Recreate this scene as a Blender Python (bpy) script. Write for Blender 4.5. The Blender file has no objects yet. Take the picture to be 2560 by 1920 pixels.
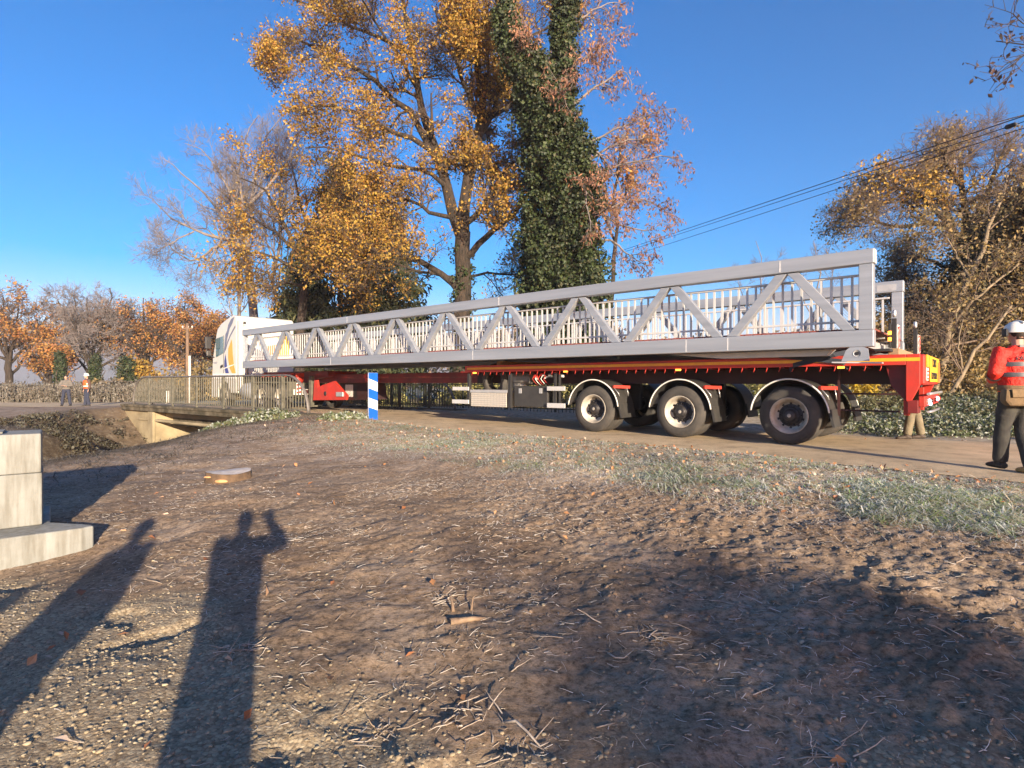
import bpy, bmesh, math, random
import numpy as np
from mathutils import Vector, Matrix
R = math.radians
rnd = random.Random(7)
rng = np.random.default_rng(11)
S = bpy.context.scene
COL = S.collection

# ------------------------------------------------------------------ camera
F_PX = 1430.0                       # focal length in pixels of the 2560 px wide photograph
CAM_Z = 1.07                        # the road under the lorry is z = 0
cd = bpy.data.cameras.new('camera')
cam = bpy.data.objects.new('camera', cd); COL.objects.link(cam)
cd.sensor_width = 36.0; cd.lens = 36.0 * F_PX / 2560.0
cd.clip_start = 0.05; cd.clip_end = 9000
cam.location = (0, 0, CAM_Z)
cam.rotation_euler = (R(90 - 0.16), 0, 0)
S.camera = cam

# ------------------------------------------------------------------ light
SUN_EL, SUN_AZ = R(12.0), R(157.0)  # azimuth clockwise from +Y: the sun is behind the camera, to its right
wd = bpy.data.worlds.new('World'); S.world = wd; wd.use_nodes = True
wn = wd.node_tree.nodes; wl = wd.node_tree.links
bg = wn['Background']
sky = wn.new('ShaderNodeTexSky'); sky.sky_type = 'NISHITA'; sky.sun_disc = False
sky.sun_elevation = SUN_EL; sky.sun_rotation = SUN_AZ
sky.altitude = 200; sky.air_density = 1.0; sky.dust_density = 0.8; sky.ozone_density = 3.0
hs = wn.new('ShaderNodeHueSaturation'); hs.inputs['Saturation'].default_value = 1.6; hs.inputs['Value'].default_value = 0.90
wl.new(sky.outputs[0], hs.inputs['Color']); tint = wn.new('ShaderNodeMix'); tint.data_type = 'RGBA'; tint.blend_type = 'MULTIPLY'; tint.inputs[0].default_value = 1.0
tint.inputs[7].default_value = (0.96, 0.62, 0.73, 1)      # the phone's white balance
wl.new(hs.outputs[0], tint.inputs[6]); wl.new(tint.outputs[2], bg.inputs[0])
bg.inputs[1].default_value = 0.15
sd = bpy.data.lights.new('sun', 'SUN'); sd.energy = 4.9; sd.angle = R(0.6); sd.color = (1.0, 0.84, 0.64)
so = bpy.data.objects.new('sun', sd); COL.objects.link(so)
travel = Vector((-math.sin(SUN_AZ) * math.cos(SUN_EL), -math.cos(SUN_AZ) * math.cos(SUN_EL), -math.sin(SUN_EL)))
so.rotation_euler = travel.to_track_quat('-Z', 'Y').to_euler(); so.location = (20, -50, 30)
S.view_settings.view_transform = 'Standard'; S.view_settings.look = 'None'
S.view_settings.exposure = 1.32; S.view_settings.gamma = 1.0; S.view_settings.use_curve_mapping = False

# ------------------------------------------------------------------ materials
def _ramp(nt, stops, interp='LINEAR'):
    r = nt.nodes.new('ShaderNodeValToRGB'); r.color_ramp.interpolation = interp
    e = r.color_ramp.elements
    while len(e) < len(stops): e.new(0.5)
    for i, (p, c) in enumerate(stops):
        e[i].position = p; e[i].color = (*c, 1)
    return r
def new_mat(name):
    m = bpy.data.materials.new(name); m.use_nodes = True
    nt = m.node_tree; return m, nt, nt.nodes['Principled BSDF']
def noise(nt, scale, detail=4, rough=0.6, coord='Object', stretch=None):
    tc = nt.nodes.new('ShaderNodeTexCoord')
    n = nt.nodes.new('ShaderNodeTexNoise'); n.inputs['Scale'].default_value = scale
    n.inputs['Detail'].default_value = detail; n.inputs['Roughness'].default_value = rough
    if stretch:
        mp = nt.nodes.new('ShaderNodeMapping'); mp.inputs['Scale'].default_value = stretch
        nt.links.new(tc.outputs[coord], mp.inputs[0]); nt.links.new(mp.outputs[0], n.inputs['Vector'])
    else: nt.links.new(tc.outputs[coord], n.inputs['Vector'])
    return n
def mat(name, c, rough=0.6, metal=0.0, c2=None, scale=6, bump=0.0, bscale=40, stretch=None, emit=None, es=1.0, coat=0, lo=0.35, hi=0.7):
    m, nt, b = new_mat(name)
    b.inputs['Roughness'].default_value = rough; b.inputs['Metallic'].default_value = metal
    if coat: b.inputs['Coat Weight'].default_value = coat
    if c2 is None: c2 = tuple(x * 0.82 for x in c)
    n = noise(nt, scale, stretch=stretch)
    r = _ramp(nt, [(lo, c2), (hi, c)])
    nt.links.new(n.outputs['Fac'], r.inputs[0]); nt.links.new(r.outputs[0], b.inputs['Base Color'])
    if bump:
        n2 = noise(nt, bscale, stretch=stretch)
        bp = nt.nodes.new('ShaderNodeBump'); bp.inputs['Strength'].default_value = bump; bp.inputs['Distance'].default_value = 0.02
        nt.links.new(n2.outputs['Fac'], bp.inputs['Height']); nt.links.new(bp.outputs[0], b.inputs['Normal'])
    if emit:
        b.inputs['Emission Color'].default_value = (*emit, 1); b.inputs['Emission Strength'].default_value = es
    return m
def leaf_mat(name, cols, rough=0.6, trans=0.35):
    m, nt, b = new_mat(name)
    g = nt.nodes.new('ShaderNodeNewGeometry')
    k = len(cols)
    r = _ramp(nt, [(i / k, c) for i, c in enumerate(cols)], 'CONSTANT')
    nt.links.new(g.outputs['Random Per Island'], r.inputs[0])
    n = noise(nt, 0.35, 3)
    mx = nt.nodes.new('ShaderNodeMix'); mx.data_type = 'RGBA'; mx.blend_type = 'MULTIPLY'
    mr = nt.nodes.new('ShaderNodeMapRange'); mr.inputs[1].default_value = 0.35; mr.inputs[2].default_value = 0.65
    mr.inputs[3].default_value = 0.7; mr.inputs[4].default_value = 1.2
    nt.links.new(n.outputs['Fac'], mr.inputs[0])
    mx.inputs[0].default_value = 1.0
    nt.links.new(r.outputs[0], mx.inputs[6]); nt.links.new(mr.outputs[0], mx.inputs[7])
    nt.links.new(mx.outputs[2], b.inputs['Base Color'])
    b.inputs['Roughness'].default_value = rough
    tr = nt.nodes.new('ShaderNodeBsdfTranslucent'); nt.links.new(mx.outputs[2], tr.inputs[0])
    ms = nt.nodes.new('ShaderNodeMixShader'); ms.inputs[0].default_value = trans
    out = nt.nodes['Material Output']
    nt.links.new(b.outputs[0], ms.inputs[1]); nt.links.new(tr.outputs[0], ms.inputs[2]); nt.links.new(ms.outputs[0], out.inputs[0])
    return m

M = {}
M['alu'] = mat('brushed aluminium', (0.42, 0.44, 0.465), 0.42, 0.4, (0.30, 0.32, 0.345), 1.3, 0.12, 60, (0.25, 6, 6), lo=0.3, hi=0.75)
M['alu_bar'] = mat('aluminium bar', (0.64, 0.63, 0.60), 0.45, 0.25, (0.54, 0.53, 0.51), 3)
M['alu_dull'] = mat('dull aluminium', (0.5, 0.5, 0.49), 0.5, 0.3, (0.38, 0.38, 0.38), 5)
M['seam'] = mat('weld seam', (0.68, 0.67, 0.64), 0.6, 0.2, (0.5, 0.5, 0.5), 30)
M['deckred'] = mat('red brown decking', (0.30, 0.07, 0.045), 0.7, 0, (0.13, 0.04, 0.03), 8, 0.2)
M['red'] = mat('red trailer paint', (0.55, 0.028, 0.014), 0.5, 0, (0.36, 0.035, 0.02), 2.2, 0.1, 20, coat=0.1)
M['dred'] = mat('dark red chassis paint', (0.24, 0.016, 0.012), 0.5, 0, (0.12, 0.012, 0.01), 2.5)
M['yellow'] = mat('yellow reflective tape', (0.85, 0.42, 0.02), 0.4, 0, (0.7, 0.33, 0.02), 8)
M['orange'] = mat('orange paint', (0.85, 0.2, 0.02), 0.4, 0, (0.7, 0.16, 0.02), 8)
M['ysign'] = mat('yellow sign', (0.88, 0.52, 0.02), 0.5, 0, (0.8, 0.45, 0.02), 5)
M['black'] = mat('black paint', (0.018, 0.018, 0.02), 0.55, 0, (0.03, 0.028, 0.026), 5)
M['ink'] = mat('black lettering', (0.02, 0.02, 0.025), 0.7)
M['plastic'] = mat('black plastic', (0.05, 0.047, 0.042), 0.5, 0, (0.033, 0.031, 0.029), 7, 0.1, 30)
M['rubber'] = mat('tyre rubber', (0.075, 0.066, 0.055), 0.85, 0, (0.035, 0.033, 0.030), 4, 0.2, 50, lo=0.3, hi=0.72)
M['rim'] = mat('cream wheel rim', (0.56, 0.52, 0.44), 0.5, 0.1, (0.32, 0.28, 0.22), 6, 0.05)
M['hub'] = mat('dark hub', (0.06, 0.055, 0.055), 0.5, 0.4, (0.025, 0.023, 0.023), 20)
M['silver'] = mat('silver metal', (0.7, 0.69, 0.66), 0.35, 0.7)
M['white'] = mat('white cab paint', (0.6, 0.58, 0.52), 0.3, 0, (0.54, 0.52, 0.46), 2, coat=0.3)
M['blue'] = mat('blue stripe', (0.04, 0.05, 0.22), 0.35)
M['gold'] = mat('gold stripe', (0.72, 0.38, 0.05), 0.35)
M['greystripe'] = mat('grey stripe', (0.16, 0.17, 0.24), 0.35)
M['glass'] = mat('cab glass', (0.03, 0.08, 0.10), 0.06, 0, (0.05, 0.13, 0.16), 2, coat=1)
M['signblue'] = mat('blue sign band', (0.01, 0.13, 0.62), 0.45, 0, (0.01, 0.11, 0.52), 5)
M['signwhite'] = mat('white sign band', (0.82, 0.80, 0.74), 0.45, 0, (0.7, 0.68, 0.6), 6)
M['checker'] = None
M['amber'] = mat('amber lamp', (0.9, 0.3, 0.03), 0.3, emit=(1, 0.32, 0.04), es=1.6)
M['redlamp'] = mat('red lamp', (0.8, 0.03, 0.02), 0.3, emit=(1, 0.03, 0.02), es=3)
M['whitelamp'] = mat('white lamp', (0.9, 0.9, 0.9), 0.3, emit=(0.75, 0.8, 1), es=3)
M['lampdark'] = mat('lamp housing', (0.07, 0.02, 0.02), 0.3)
M['tank'] = mat('air tank', (0.35, 0.33, 0.29), 0.4, 0.1, (0.2, 0.19, 0.17), 5)
M['timber'] = mat('rough timber', (0.42, 0.28, 0.15), 0.8, 0, (0.26, 0.16, 0.09), 8, 0.4, 30, (1, 8, 8))
M['strap'] = mat('blue black strap', (0.03, 0.035, 0.05), 0.8)
M['railing'] = mat('weathered galvanised steel', (0.17, 0.155, 0.115), 0.75, 0.15, (0.09, 0.085, 0.06), 5, 0.2, 40)
M['railtop'] = mat('worn handrail', (0.2, 0.185, 0.17), 0.6, 0.3, (0.13, 0.115, 0.10), 4, 0.1, 40)
M['mossconc'] = mat('mossy concrete', (0.15, 0.12, 0.075), 0.95, 0, (0.05, 0.04, 0.02), 2.2, 0.5, 25, lo=0.4, hi=0.62)
M['oldconc'] = mat('stained concrete', (0.36, 0.29, 0.17), 0.9, 0, (0.2, 0.155, 0.085), 1.1, 0.35, 14, lo=0.33, hi=0.66)
M['fence'] = mat('fence bars', (0.04, 0.04, 0.026), 0.8, 0, (0.08, 0.08, 0.045), 4)
M['beam'] = mat('shade-darkened chassis paint', (0.05, 0.012, 0.010), 0.6, 0, (0.025, 0.01, 0.01), 3)  # chassis red with the shade under the deck put into its colour
M['skin'] = mat('skin', (0.5, 0.3, 0.21), 0.6)
M['hair'] = mat('dark hair', (0.03, 0.02, 0.015), 0.7)
M['khaki'] = mat('khaki cloth', (0.22, 0.18, 0.115), 0.9, 0, (0.14, 0.115, 0.07), 9, 0.4, 25)
M['tan'] = mat('tan canvas', (0.22, 0.14, 0.065), 0.85, 0, (0.12, 0.075, 0.035), 6, 0.4, 30)
M['darkcloth'] = mat('dark trousers', (0.06, 0.056, 0.045), 0.9, 0, (0.03, 0.028, 0.026), 8, 0.4, 22)
M['navycloth'] = mat('navy trousers', (0.03, 0.035, 0.06), 0.9)
M['greycloth'] = mat('grey coat', (0.16, 0.14, 0.12), 0.9, 0, (0.11, 0.1, 0.085), 10, 0.3, 20)
M['browncloth'] = mat('brown coat', (0.1, 0.06, 0.045), 0.9)
M['boot'] = mat('brown leather boot', (0.06, 0.042, 0.03), 0.7)
M['bootdark'] = mat('dark boot', (0.03, 0.025, 0.02), 0.7)
M['boottan'] = mat('yellow leather boot', (0.5, 0.3, 0.1), 0.7)
M['helmet'] = mat('white helmet', (0.8, 0.78, 0.7), 0.35)
M['reflect'] = mat('grey reflective band', (0.09, 0.085, 0.09), 0.5, 0.1, (0.06, 0.058, 0.065), 18)
M['hivis'] = mat('red hi-vis cloth', (0.85, 0.03, 0.012), 0.7, 0, (0.66, 0.02, 0.01), 5, 0.9, 9, emit=None)
for n_ in M['hivis'].node_tree.nodes:
    if n_.type == 'BUMP': n_.inputs['Distance'].default_value = 0.06
M['vest'] = mat('orange hi-vis vest', (0.9, 0.11, 0.02), 0.7)
M['wire'] = mat('black cable', (0.02, 0.02, 0.022), 0.6)
M['pole'] = mat('wooden pole', (0.22, 0.14, 0.09), 0.85, 0, (0.13, 0.09, 0.06), 6)
M['polewhite'] = mat('pale post', (0.72, 0.68, 0.6), 0.7)
M['bark'] = mat('oak bark', (0.085, 0.06, 0.042), 0.95, 0, (0.022, 0.018, 0.013), 3, 1.0, 9, (3, 3, 0.7))
for n_ in M['bark'].node_tree.nodes:
    if n_.type == 'BUMP': n_.inputs['Distance'].default_value = 0.12
M['barkpale'] = mat('pale bark', (0.32, 0.25, 0.16), 0.9, 0, (0.14, 0.105, 0.065), 3, 0.6, 12, (3, 3, 0.6))
M['twig'] = mat('bare twig', (0.24, 0.205, 0.19), 0.9, 0, (0.14, 0.12, 0.11), 2)
M['twigmid'] = mat('brown twig', (0.22, 0.16, 0.11), 0.9, 0, (0.12, 0.085, 0.06), 2)
M['twigdark'] = mat('dark twig', (0.115, 0.08, 0.055), 0.9, 0, (0.06, 0.045, 0.035), 2)
M['oakleaf'] = leaf_mat('autumn oak leaf', [(0.40, 0.22, 0.035), (0.46, 0.28, 0.04), (0.32, 0.15, 0.03), (0.52, 0.34, 0.06), (0.38, 0.26, 0.05), (0.24, 0.14, 0.035)])
M['oakyellow'] = leaf_mat('yellow oak leaf', [(0.5, 0.3, 0.035), (0.42, 0.22, 0.03), (0.36, 0.24, 0.04), (0.56, 0.33, 0.05), (0.28, 0.2, 0.04), (0.3, 0.13, 0.03)])
M['rustleaf'] = leaf_mat('rust leaf', [(0.45, 0.2, 0.06), (0.52, 0.26, 0.07), (0.36, 0.15, 0.06), (0.56, 0.32, 0.08), (0.32, 0.18, 0.07)])
M['pinkleaf'] = leaf_mat('withered brown leaf', [(0.34, 0.17, 0.10), (0.26, 0.13, 0.085), (0.4, 0.2, 0.1), (0.22, 0.12, 0.08)])
M['olive'] = leaf_mat('olive brown leaf', [(0.28, 0.2, 0.09), (0.34, 0.24, 0.1), (0.21, 0.16, 0.08), (0.38, 0.26, 0.08), (0.25, 0.21, 0.1)])
M['ivy'] = leaf_mat('ivy leaf', [(0.022, 0.038, 0.010), (0.034, 0.056, 0.014), (0.016, 0.028, 0.009), (0.05, 0.072, 0.018), (0.028, 0.042, 0.012), (0.06, 0.062, 0.022)], 0.6, 0.1)
M['fir'] = leaf_mat('yew foliage', [(0.03, 0.042, 0.016), (0.05, 0.058, 0.018), (0.07, 0.07, 0.02), (0.02, 0.03, 0.012)], 0.7, 0.15)
M['yleaf'] = leaf_mat('bright yellow leaf', [(0.6, 0.42, 0.03), (0.5, 0.34, 0.03), (0.42, 0.32, 0.04)])
M['hedge'] = leaf_mat('yellow green hedge', [(0.42, 0.38, 0.12), (0.5, 0.45, 0.16), (0.26, 0.26, 0.08), (0.55, 0.48, 0.2)])
M['frostleaf'] = leaf_mat('frosted bramble', [(0.18, 0.21, 0.11), (0.34, 0.37, 0.28), (0.12, 0.15, 0.06), (0.46, 0.48, 0.42), (0.22, 0.2, 0.1), (0.14, 0.17, 0.07)])
M['bramble'] = leaf_mat('green bramble', [(0.11, 0.12, 0.045), (0.16, 0.155, 0.06), (0.2, 0.18, 0.08), (0.12, 0.10, 0.05), (0.24, 0.24, 0.15)])
M['deadweed'] = leaf_mat('dead frosted weed', [(0.15, 0.12, 0.085), (0.21, 0.18, 0.14), (0.10, 0.085, 0.055), (0.25, 0.23, 0.19)])
M['grass'] = leaf_mat('frosted grass', [(0.40, 0.46, 0.28), (0.66, 0.68, 0.58), (0.26, 0.36, 0.12), (0.50, 0.52, 0.38), (0.76, 0.76, 0.70), (0.56, 0.48, 0.32)], 0.7, 0.3)
M['straw'] = leaf_mat('pale straw', [(0.50, 0.41, 0.30), (0.62, 0.55, 0.46), (0.36, 0.27, 0.18), (0.72, 0.67, 0.60)], 0.8, 0.1)
M['litter'] = leaf_mat('fallen oak leaf', [(0.42, 0.2, 0.08), (0.34, 0.14, 0.06), (0.5, 0.3, 0.17), (0.28, 0.14, 0.08), (0.52, 0.4, 0.3)], 0.8, 0.1)
M['stone'] = leaf_mat('pebble', [(0.33, 0.26, 0.16), (0.28, 0.22, 0.14), (0.40, 0.33, 0.21), (0.24, 0.19, 0.125), (0.32, 0.27, 0.19)], 0.8, 0.0)
M['clod'] = leaf_mat('soil clod', [(0.24, 0.17, 0.11), (0.2, 0.14, 0.09), (0.28, 0.2, 0.13), (0.17, 0.12, 0.076)], 0.95, 0.0)
M['stumpbark'] = mat('stump bark', (0.16, 0.10, 0.055), 0.95, 0, (0.07, 0.045, 0.028), 9, 0.6, 30)
M['bankleaf'] = leaf_mat('dull bank plants', [(0.07, 0.052, 0.028), (0.10, 0.085, 0.045), (0.13, 0.12, 0.08), (0.06, 0.042, 0.026), (0.17, 0.16, 0.12)])
M['darkleaf'] = leaf_mat('dark withered leaf', [(0.1, 0.05, 0.035), (0.14, 0.08, 0.05), (0.07, 0.04, 0.03)])
M['hazeleaf'] = leaf_mat('distant woodland', [(0.2, 0.14, 0.09), (0.26, 0.17, 0.1), (0.15, 0.13, 0.08), (0.12, 0.12, 0.09)])
M['root'] = mat('frosted root', (0.52, 0.46, 0.38), 0.9, 0, (0.25, 0.18, 0.12), 20)
M['rootwood'] = mat('torn root wood', (0.30, 0.21, 0.13), 0.9, 0, (0.17, 0.11, 0.07), 12, 0.5, 30)
M['cutwood'] = mat('fresh cut wood', (0.65, 0.38, 0.18), 0.8, 0, (0.5, 0.25, 0.1), 15)
M['frosttop'] = mat('frosted cut face', (0.62, 0.58, 0.54), 0.9, 0, (0.46, 0.39, 0.32), 12)

# concrete with form marks
def concrete_mat():
    m, nt, b = new_mat('fresh concrete')
    n = noise(nt, 2.2, 6); r = _ramp(nt, [(0.3, (0.20, 0.20, 0.175)), (0.55, (0.26, 0.262, 0.235)), (0.75, (0.32, 0.32, 0.29))])
    nt.links.new(n.outputs['Fac'], r.inputs[0])
    n3 = noise(nt, 3.0, 4, stretch=(6, 6, 0.7)); r3 = _ramp(nt, [(0.35, (0.55, 0.5, 0.42)), (0.58, (1, 1, 1))])
    nt.links.new(n3.outputs['Fac'], r3.inputs[0])
    mx = nt.nodes.new('ShaderNodeMix'); mx.data_type = 'RGBA'; mx.blend_type = 'MULTIPLY'; mx.inputs[0].default_value = 0.6
    nt.links.new(r.outputs[0], mx.inputs[6]); nt.links.new(r3.outputs[0], mx.inputs[7])
    nt.links.new(mx.outputs[2], b.inputs['Base Color']); b.inputs['Roughness'].default_value = 0.85
    n2 = noise(nt, 35, 6); bp = nt.nodes.new('ShaderNodeBump'); bp.inputs['Strength'].default_value = 0.25; bp.inputs['Distance'].default_value = 0.02
    nt.links.new(n2.outputs['Fac'], bp.inputs['Height']); nt.links.new(bp.outputs[0], b.inputs['Normal'])
    return m
M['concrete'] = concrete_mat()
def checker_mat():
    m, nt, b = new_mat('tread plate')
    tc = nt.nodes.new('ShaderNodeTexCoord'); mp = nt.nodes.new('ShaderNodeMapping')
    mp.inputs['Rotation'].default_value = (0, R(45), 0); mp.inputs['Scale'].default_value = (28, 28, 28)
    ch = nt.nodes.new('ShaderNodeTexChecker'); ch.inputs['Scale'].default_value = 1.0
    nt.links.new(tc.outputs['Object'], mp.inputs[0]); nt.links.new(mp.outputs[0], ch.inputs['Vector'])
    ch.inputs['Color1'].default_value = (0.62, 0.57, 0.48, 1); ch.inputs['Color2'].default_value = (0.45, 0.41, 0.35, 1)
    nt.links.new(ch.outputs[0], b.inputs['Base Color']); b.inputs['Metallic'].default_value = 0.3; b.inputs['Roughness'].default_value = 0.5
    bp = nt.nodes.new('ShaderNodeBump'); bp.inputs['Strength'].default_value = 0.4; bp.inputs['Distance'].default_value = 0.01
    nt.links.new(ch.outputs['Fac'], bp.inputs['Height']); nt.links.new(bp.outputs[0], b.inputs['Normal'])
    return m
M['checker'] = checker_mat()

# ------------------------------------------------------------------ helpers: objects
def tag(o, label=None, cat=None, group=None, kind=None):
    if label: o['label'] = label
    if cat: o['category'] = cat
    if group: o['group'] = group
    if kind: o['kind'] = kind
    return o
def thing(name, label, cat, loc=(0, 0, 0), rz=0.0, group=None):
    o = bpy.data.objects.new(name, None); COL.objects.link(o)
    o.empty_display_size = 0.2
    o.location = loc; o.rotation_euler = (0, 0, rz)
    return tag(o, label, cat, group)
def link(name, me, parent=None, loc=None, rz=None):
    o = bpy.data.objects.new(name, me); COL.objects.link(o)
    if parent: o.parent = parent
    if loc is not None: o.location = loc
    if rz is not None: o.rotation_euler = (0, 0, rz)
    return o
def fast_mesh(name, V, Fq, m=None, smooth=False):
    me = bpy.data.meshes.new(name)
    V = np.ascontiguousarray(V, dtype=np.float32).reshape(-1, 3); Fq = np.ascontiguousarray(Fq, dtype=np.int32)
    k = Fq.shape[1]
    me.vertices.add(len(V)); me.vertices.foreach_set('co', V.ravel())
    me.loops.add(Fq.size); me.loops.foreach_set('vertex_index', Fq.ravel())
    me.polygons.add(len(Fq)); me.polygons.foreach_set('loop_start', np.arange(0, Fq.size, k, dtype=np.int32))
    me.polygons.foreach_set('loop_total', np.full(len(Fq), k, dtype=np.int32))
    me.polygons.foreach_set('use_smooth', np.full(len(Fq), smooth, dtype=bool))
    me.update(calc_edges=True)
    if m: me.materials.append(m)
    return me
class MB:
    """collects polygons of one mesh"""
    def __init__(s): s.v = []; s.f = []; s.mi = []; s.sm = []
    def add(s, vs, fs, mi=0, sm=False):
        b = len(s.v); s.v += [tuple(x) for x in vs]
        for f in fs: s.f.append(tuple(i + b for i in f)); s.mi.append(mi); s.sm.append(sm)
        return s
    def box(s, x0, x1, y0, y1, z0, z1, mi=0):
        vs = [(x0, y0, z0), (x1, y0, z0), (x1, y1, z0), (x0, y1, z0), (x0, y0, z1), (x1, y0, z1), (x1, y1, z1), (x0, y1, z1)]
        return s.add(vs, [(0, 3, 2, 1), (4, 5, 6, 7), (0, 1, 5, 4), (1, 2, 6, 5), (2, 3, 7, 6), (3, 0, 4, 7)], mi)
    def beam(s, a, b, w, h, up=(0, 0, 1), mi=0):
        """rectangular bar from a to b, w across, h along 'up'"""
        a = Vector(a); b = Vector(b); t = (b - a).normalized(); u = Vector(up)
        sd_ = t.cross(u).normalized(); u = sd_.cross(t).normalized()
        vs = []
        for p in (a, b):
            for i, j in ((-1, -1), (1, -1), (1, 1), (-1, 1)): vs.append(p + sd_ * (w / 2 * i) + u * (h / 2 * j))
        return s.add(vs, [(0, 1, 2, 3), (7, 6, 5, 4), (0, 4, 5, 1), (1, 5, 6, 2), (2, 6, 7, 3), (3, 7, 4, 0)], mi)
    def tube(s, pts, r, n=8, mi=0, caps=True, sq=(1, 1), sm=True, ref=None):
        pts = [Vector(p) for p in pts]
        rs = r if isinstance(r, list) else [r] * len(pts)
        vs = []; prev = None
        for i, p in enumerate(pts):
            t = (pts[min(i + 1, len(pts) - 1)] - pts[max(i - 1, 0)]).normalized()
            if prev is None:
                q = Vector(ref) if ref else (Vector((0, 0, 1)) if abs(t.z) < 0.9 else Vector((1, 0, 0)))
                a = (q - t * q.dot(t)).normalized()
            else: a = (prev - t * prev.dot(t)).normalized()
            prev = a; b = t.cross(a)
            rr = rs[i]; ra, rb = (rr if isinstance(rr, tuple) else (rr * sq[0], rr * sq[1]))
            for k in range(n):
                an = 2 * math.pi * k / n; vs.append(p + a * (ra * math.cos(an)) + b * (rb * math.sin(an)))
        fs = []
        for i in range(len(pts) - 1):
            for k in range(n):
                k2 = (k + 1) % n; fs.append((i * n + k, i * n + k2, (i + 1) * n + k2, (i + 1) * n + k))
        s.add(vs, fs, mi, sm)
        if caps:
            b0 = len(s.v) - len(vs)
            s.f.append(tuple(b0 + k for k in reversed(range(n)))); s.mi.append(mi); s.sm.append(False)
            e = b0 + (len(pts) - 1) * n
            s.f.append(tuple(e + k for k in range(n))); s.mi.append(mi); s.sm.append(False)
        return s
    def prism(s, poly, axis, a0, a1, mi=0):
        """poly of 2D points extruded along axis ('y': poly is x,z ; 'x': poly is y,z ; 'z': poly is x,y)"""
        n = len(poly)
        def P(p, a): return (p[0], a, p[1]) if axis == 'y' else (a, p[0], p[1]) if axis == 'x' else (p[0], p[1], a)
        vs = [P(p, a0) for p in poly] + [P(p, a1) for p in poly]
        fs = [tuple(reversed(range(n))), tuple(range(n, 2 * n))] + [(i, (i + 1) % n, n + (i + 1) % n, n + i) for i in range(n)]
        return s.add(vs, fs, mi)
    def lathe(s, prof, c=(0, 0, 0), axis='y', n=32, mi=0, sm=True):
        """prof: list of (radius, along)"""
        vs = []
        for r_, a in prof:
            for k in range(n):
                an = 2 * math.pi * k / n; u, v = r_ * math.cos(an), r_ * math.sin(an)
                vs.append((c[0] + u, c[1] + a, c[2] + v) if axis == 'y' else (c[0] + a, c[1] + u, c[2] + v) if axis == 'x' else (c[0] + u, c[1] + v, c[2] + a))
        fs = []
        for i in range(len(prof) - 1):
            for k in range(n):
                k2 = (k + 1) % n; fs.append((i * n + k, i * n + k2, (i + 1) * n + k2, (i + 1) * n + k))
        return s.add(vs, fs, mi, sm)
    def ball(s, c, r, n=10, mi=0):
        rx, ry, rz = r if isinstance(r, tuple) else (r, r, r); m_ = n // 2 + 1; vs = []; fs = []
        vs.append((c[0], c[1], c[2] - rz))
        for i in range(1, m_):
            ph = -math.pi / 2 + math.pi * i / m_
            for k in range(n):
                th = 2 * math.pi * k / n
                vs.append((c[0] + rx * math.cos(ph) * math.cos(th), c[1] + ry * math.cos(ph) * math.sin(th), c[2] + rz * math.sin(ph)))
        vs.append((c[0], c[1], c[2] + rz)); top = len(vs) - 1
        for k in range(n): fs.append((0, 1 + (k + 1) % n, 1 + k))
        for i in range(m_ - 2):
            for k in range(n):
                a = 1 + i * n; fs.append((a + k, a + (k + 1) % n, a + n + (k + 1) % n, a + n + k))
        a = 1 + (m_ - 2) * n
        for k in range(n): fs.append((a + k, a + (k + 1) % n, top))
        return s.add(vs, fs, mi, True)
    def mesh(s, name, mats):
        me = bpy.data.meshes.new(name); me.from_pydata(s.v, [], s.f)
        for m in (mats if isinstance(mats, (list, tuple)) else [mats]): me.materials.append(m)
        me.polygons.foreach_set('material_index', s.mi); me.polygons.foreach_set('use_smooth', s.sm)
        me.update(); return me
    def build(s, name, mats, parent=None, bevel=0, loc=None, rz=None):
        o = link(name, s.mesh(name, mats), parent, loc, rz)
        if bevel:
            b = o.modifiers.new('bevel', 'BEVEL'); b.width = bevel; b.segments = 2; b.limit_method = 'ANGLE'; b.angle_limit = R(40)
        return o
def copy_tree(o, parent=None):
    c = o.copy(); COL.objects.link(c); c.parent = parent
    for ch in list(o.children): copy_tree(ch, c)
    return c

# lorry frame: t metres forward of the trailer's rear corner, w metres away from the camera
ALPHA = math.atan2(1682, F_PX); SA, CA = math.sin(ALPHA), math.cos(ALPHA)
P0 = (6.135, 8.6)
LRZ = -math.atan2(CA, SA)
def Wp(t, w, z=0.0): return Vector((P0[0] - SA * t + CA * w, P0[1] + CA * t + SA * w, z))
def px(x, y, Y):                     # where a pixel of the 2560x1920 photograph lies at a depth Y
    return Vector(((x - 1280) / F_PX * Y, Y, CAM_Z - (y - 956) / F_PX * Y))
# ------------------------------------------------------------------ terrain
def vnoise(x, y, seed=0):
    xi = np.floor(x).astype(np.int64); yi = np.floor(y).astype(np.int64); fx = x - xi; fy = y - yi
    def h(a, b):
        n = (a * 374761393 + b * 668265263 + seed * 974634777) & 0xFFFFFFFF
        n = ((n ^ (n >> 13)) * 1274126177) & 0xFFFFFFFF
        return ((n ^ (n >> 16)) & 0xFFFF) / 65535.0
    u = fx * fx * (3 - 2 * fx); v = fy * fy * (3 - 2 * fy)
    return (h(xi, yi) * (1 - u) + h(xi + 1, yi) * u) * (1 - v) + (h(xi, yi + 1) * (1 - u) + h(xi + 1, yi + 1) * u) * v
def fbm(x, y, o=4, seed=0):
    s = 0; a = 0.5
    for i in range(o): s = s + a * vnoise(x * 2 ** i, y * 2 ** i, seed + i * 17); a *= 0.5
    return s
def sm(a, b, x):
    t = np.clip((x - a) / (b - a), 0, 1); return t * t * (3 - 2 * t)
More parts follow.
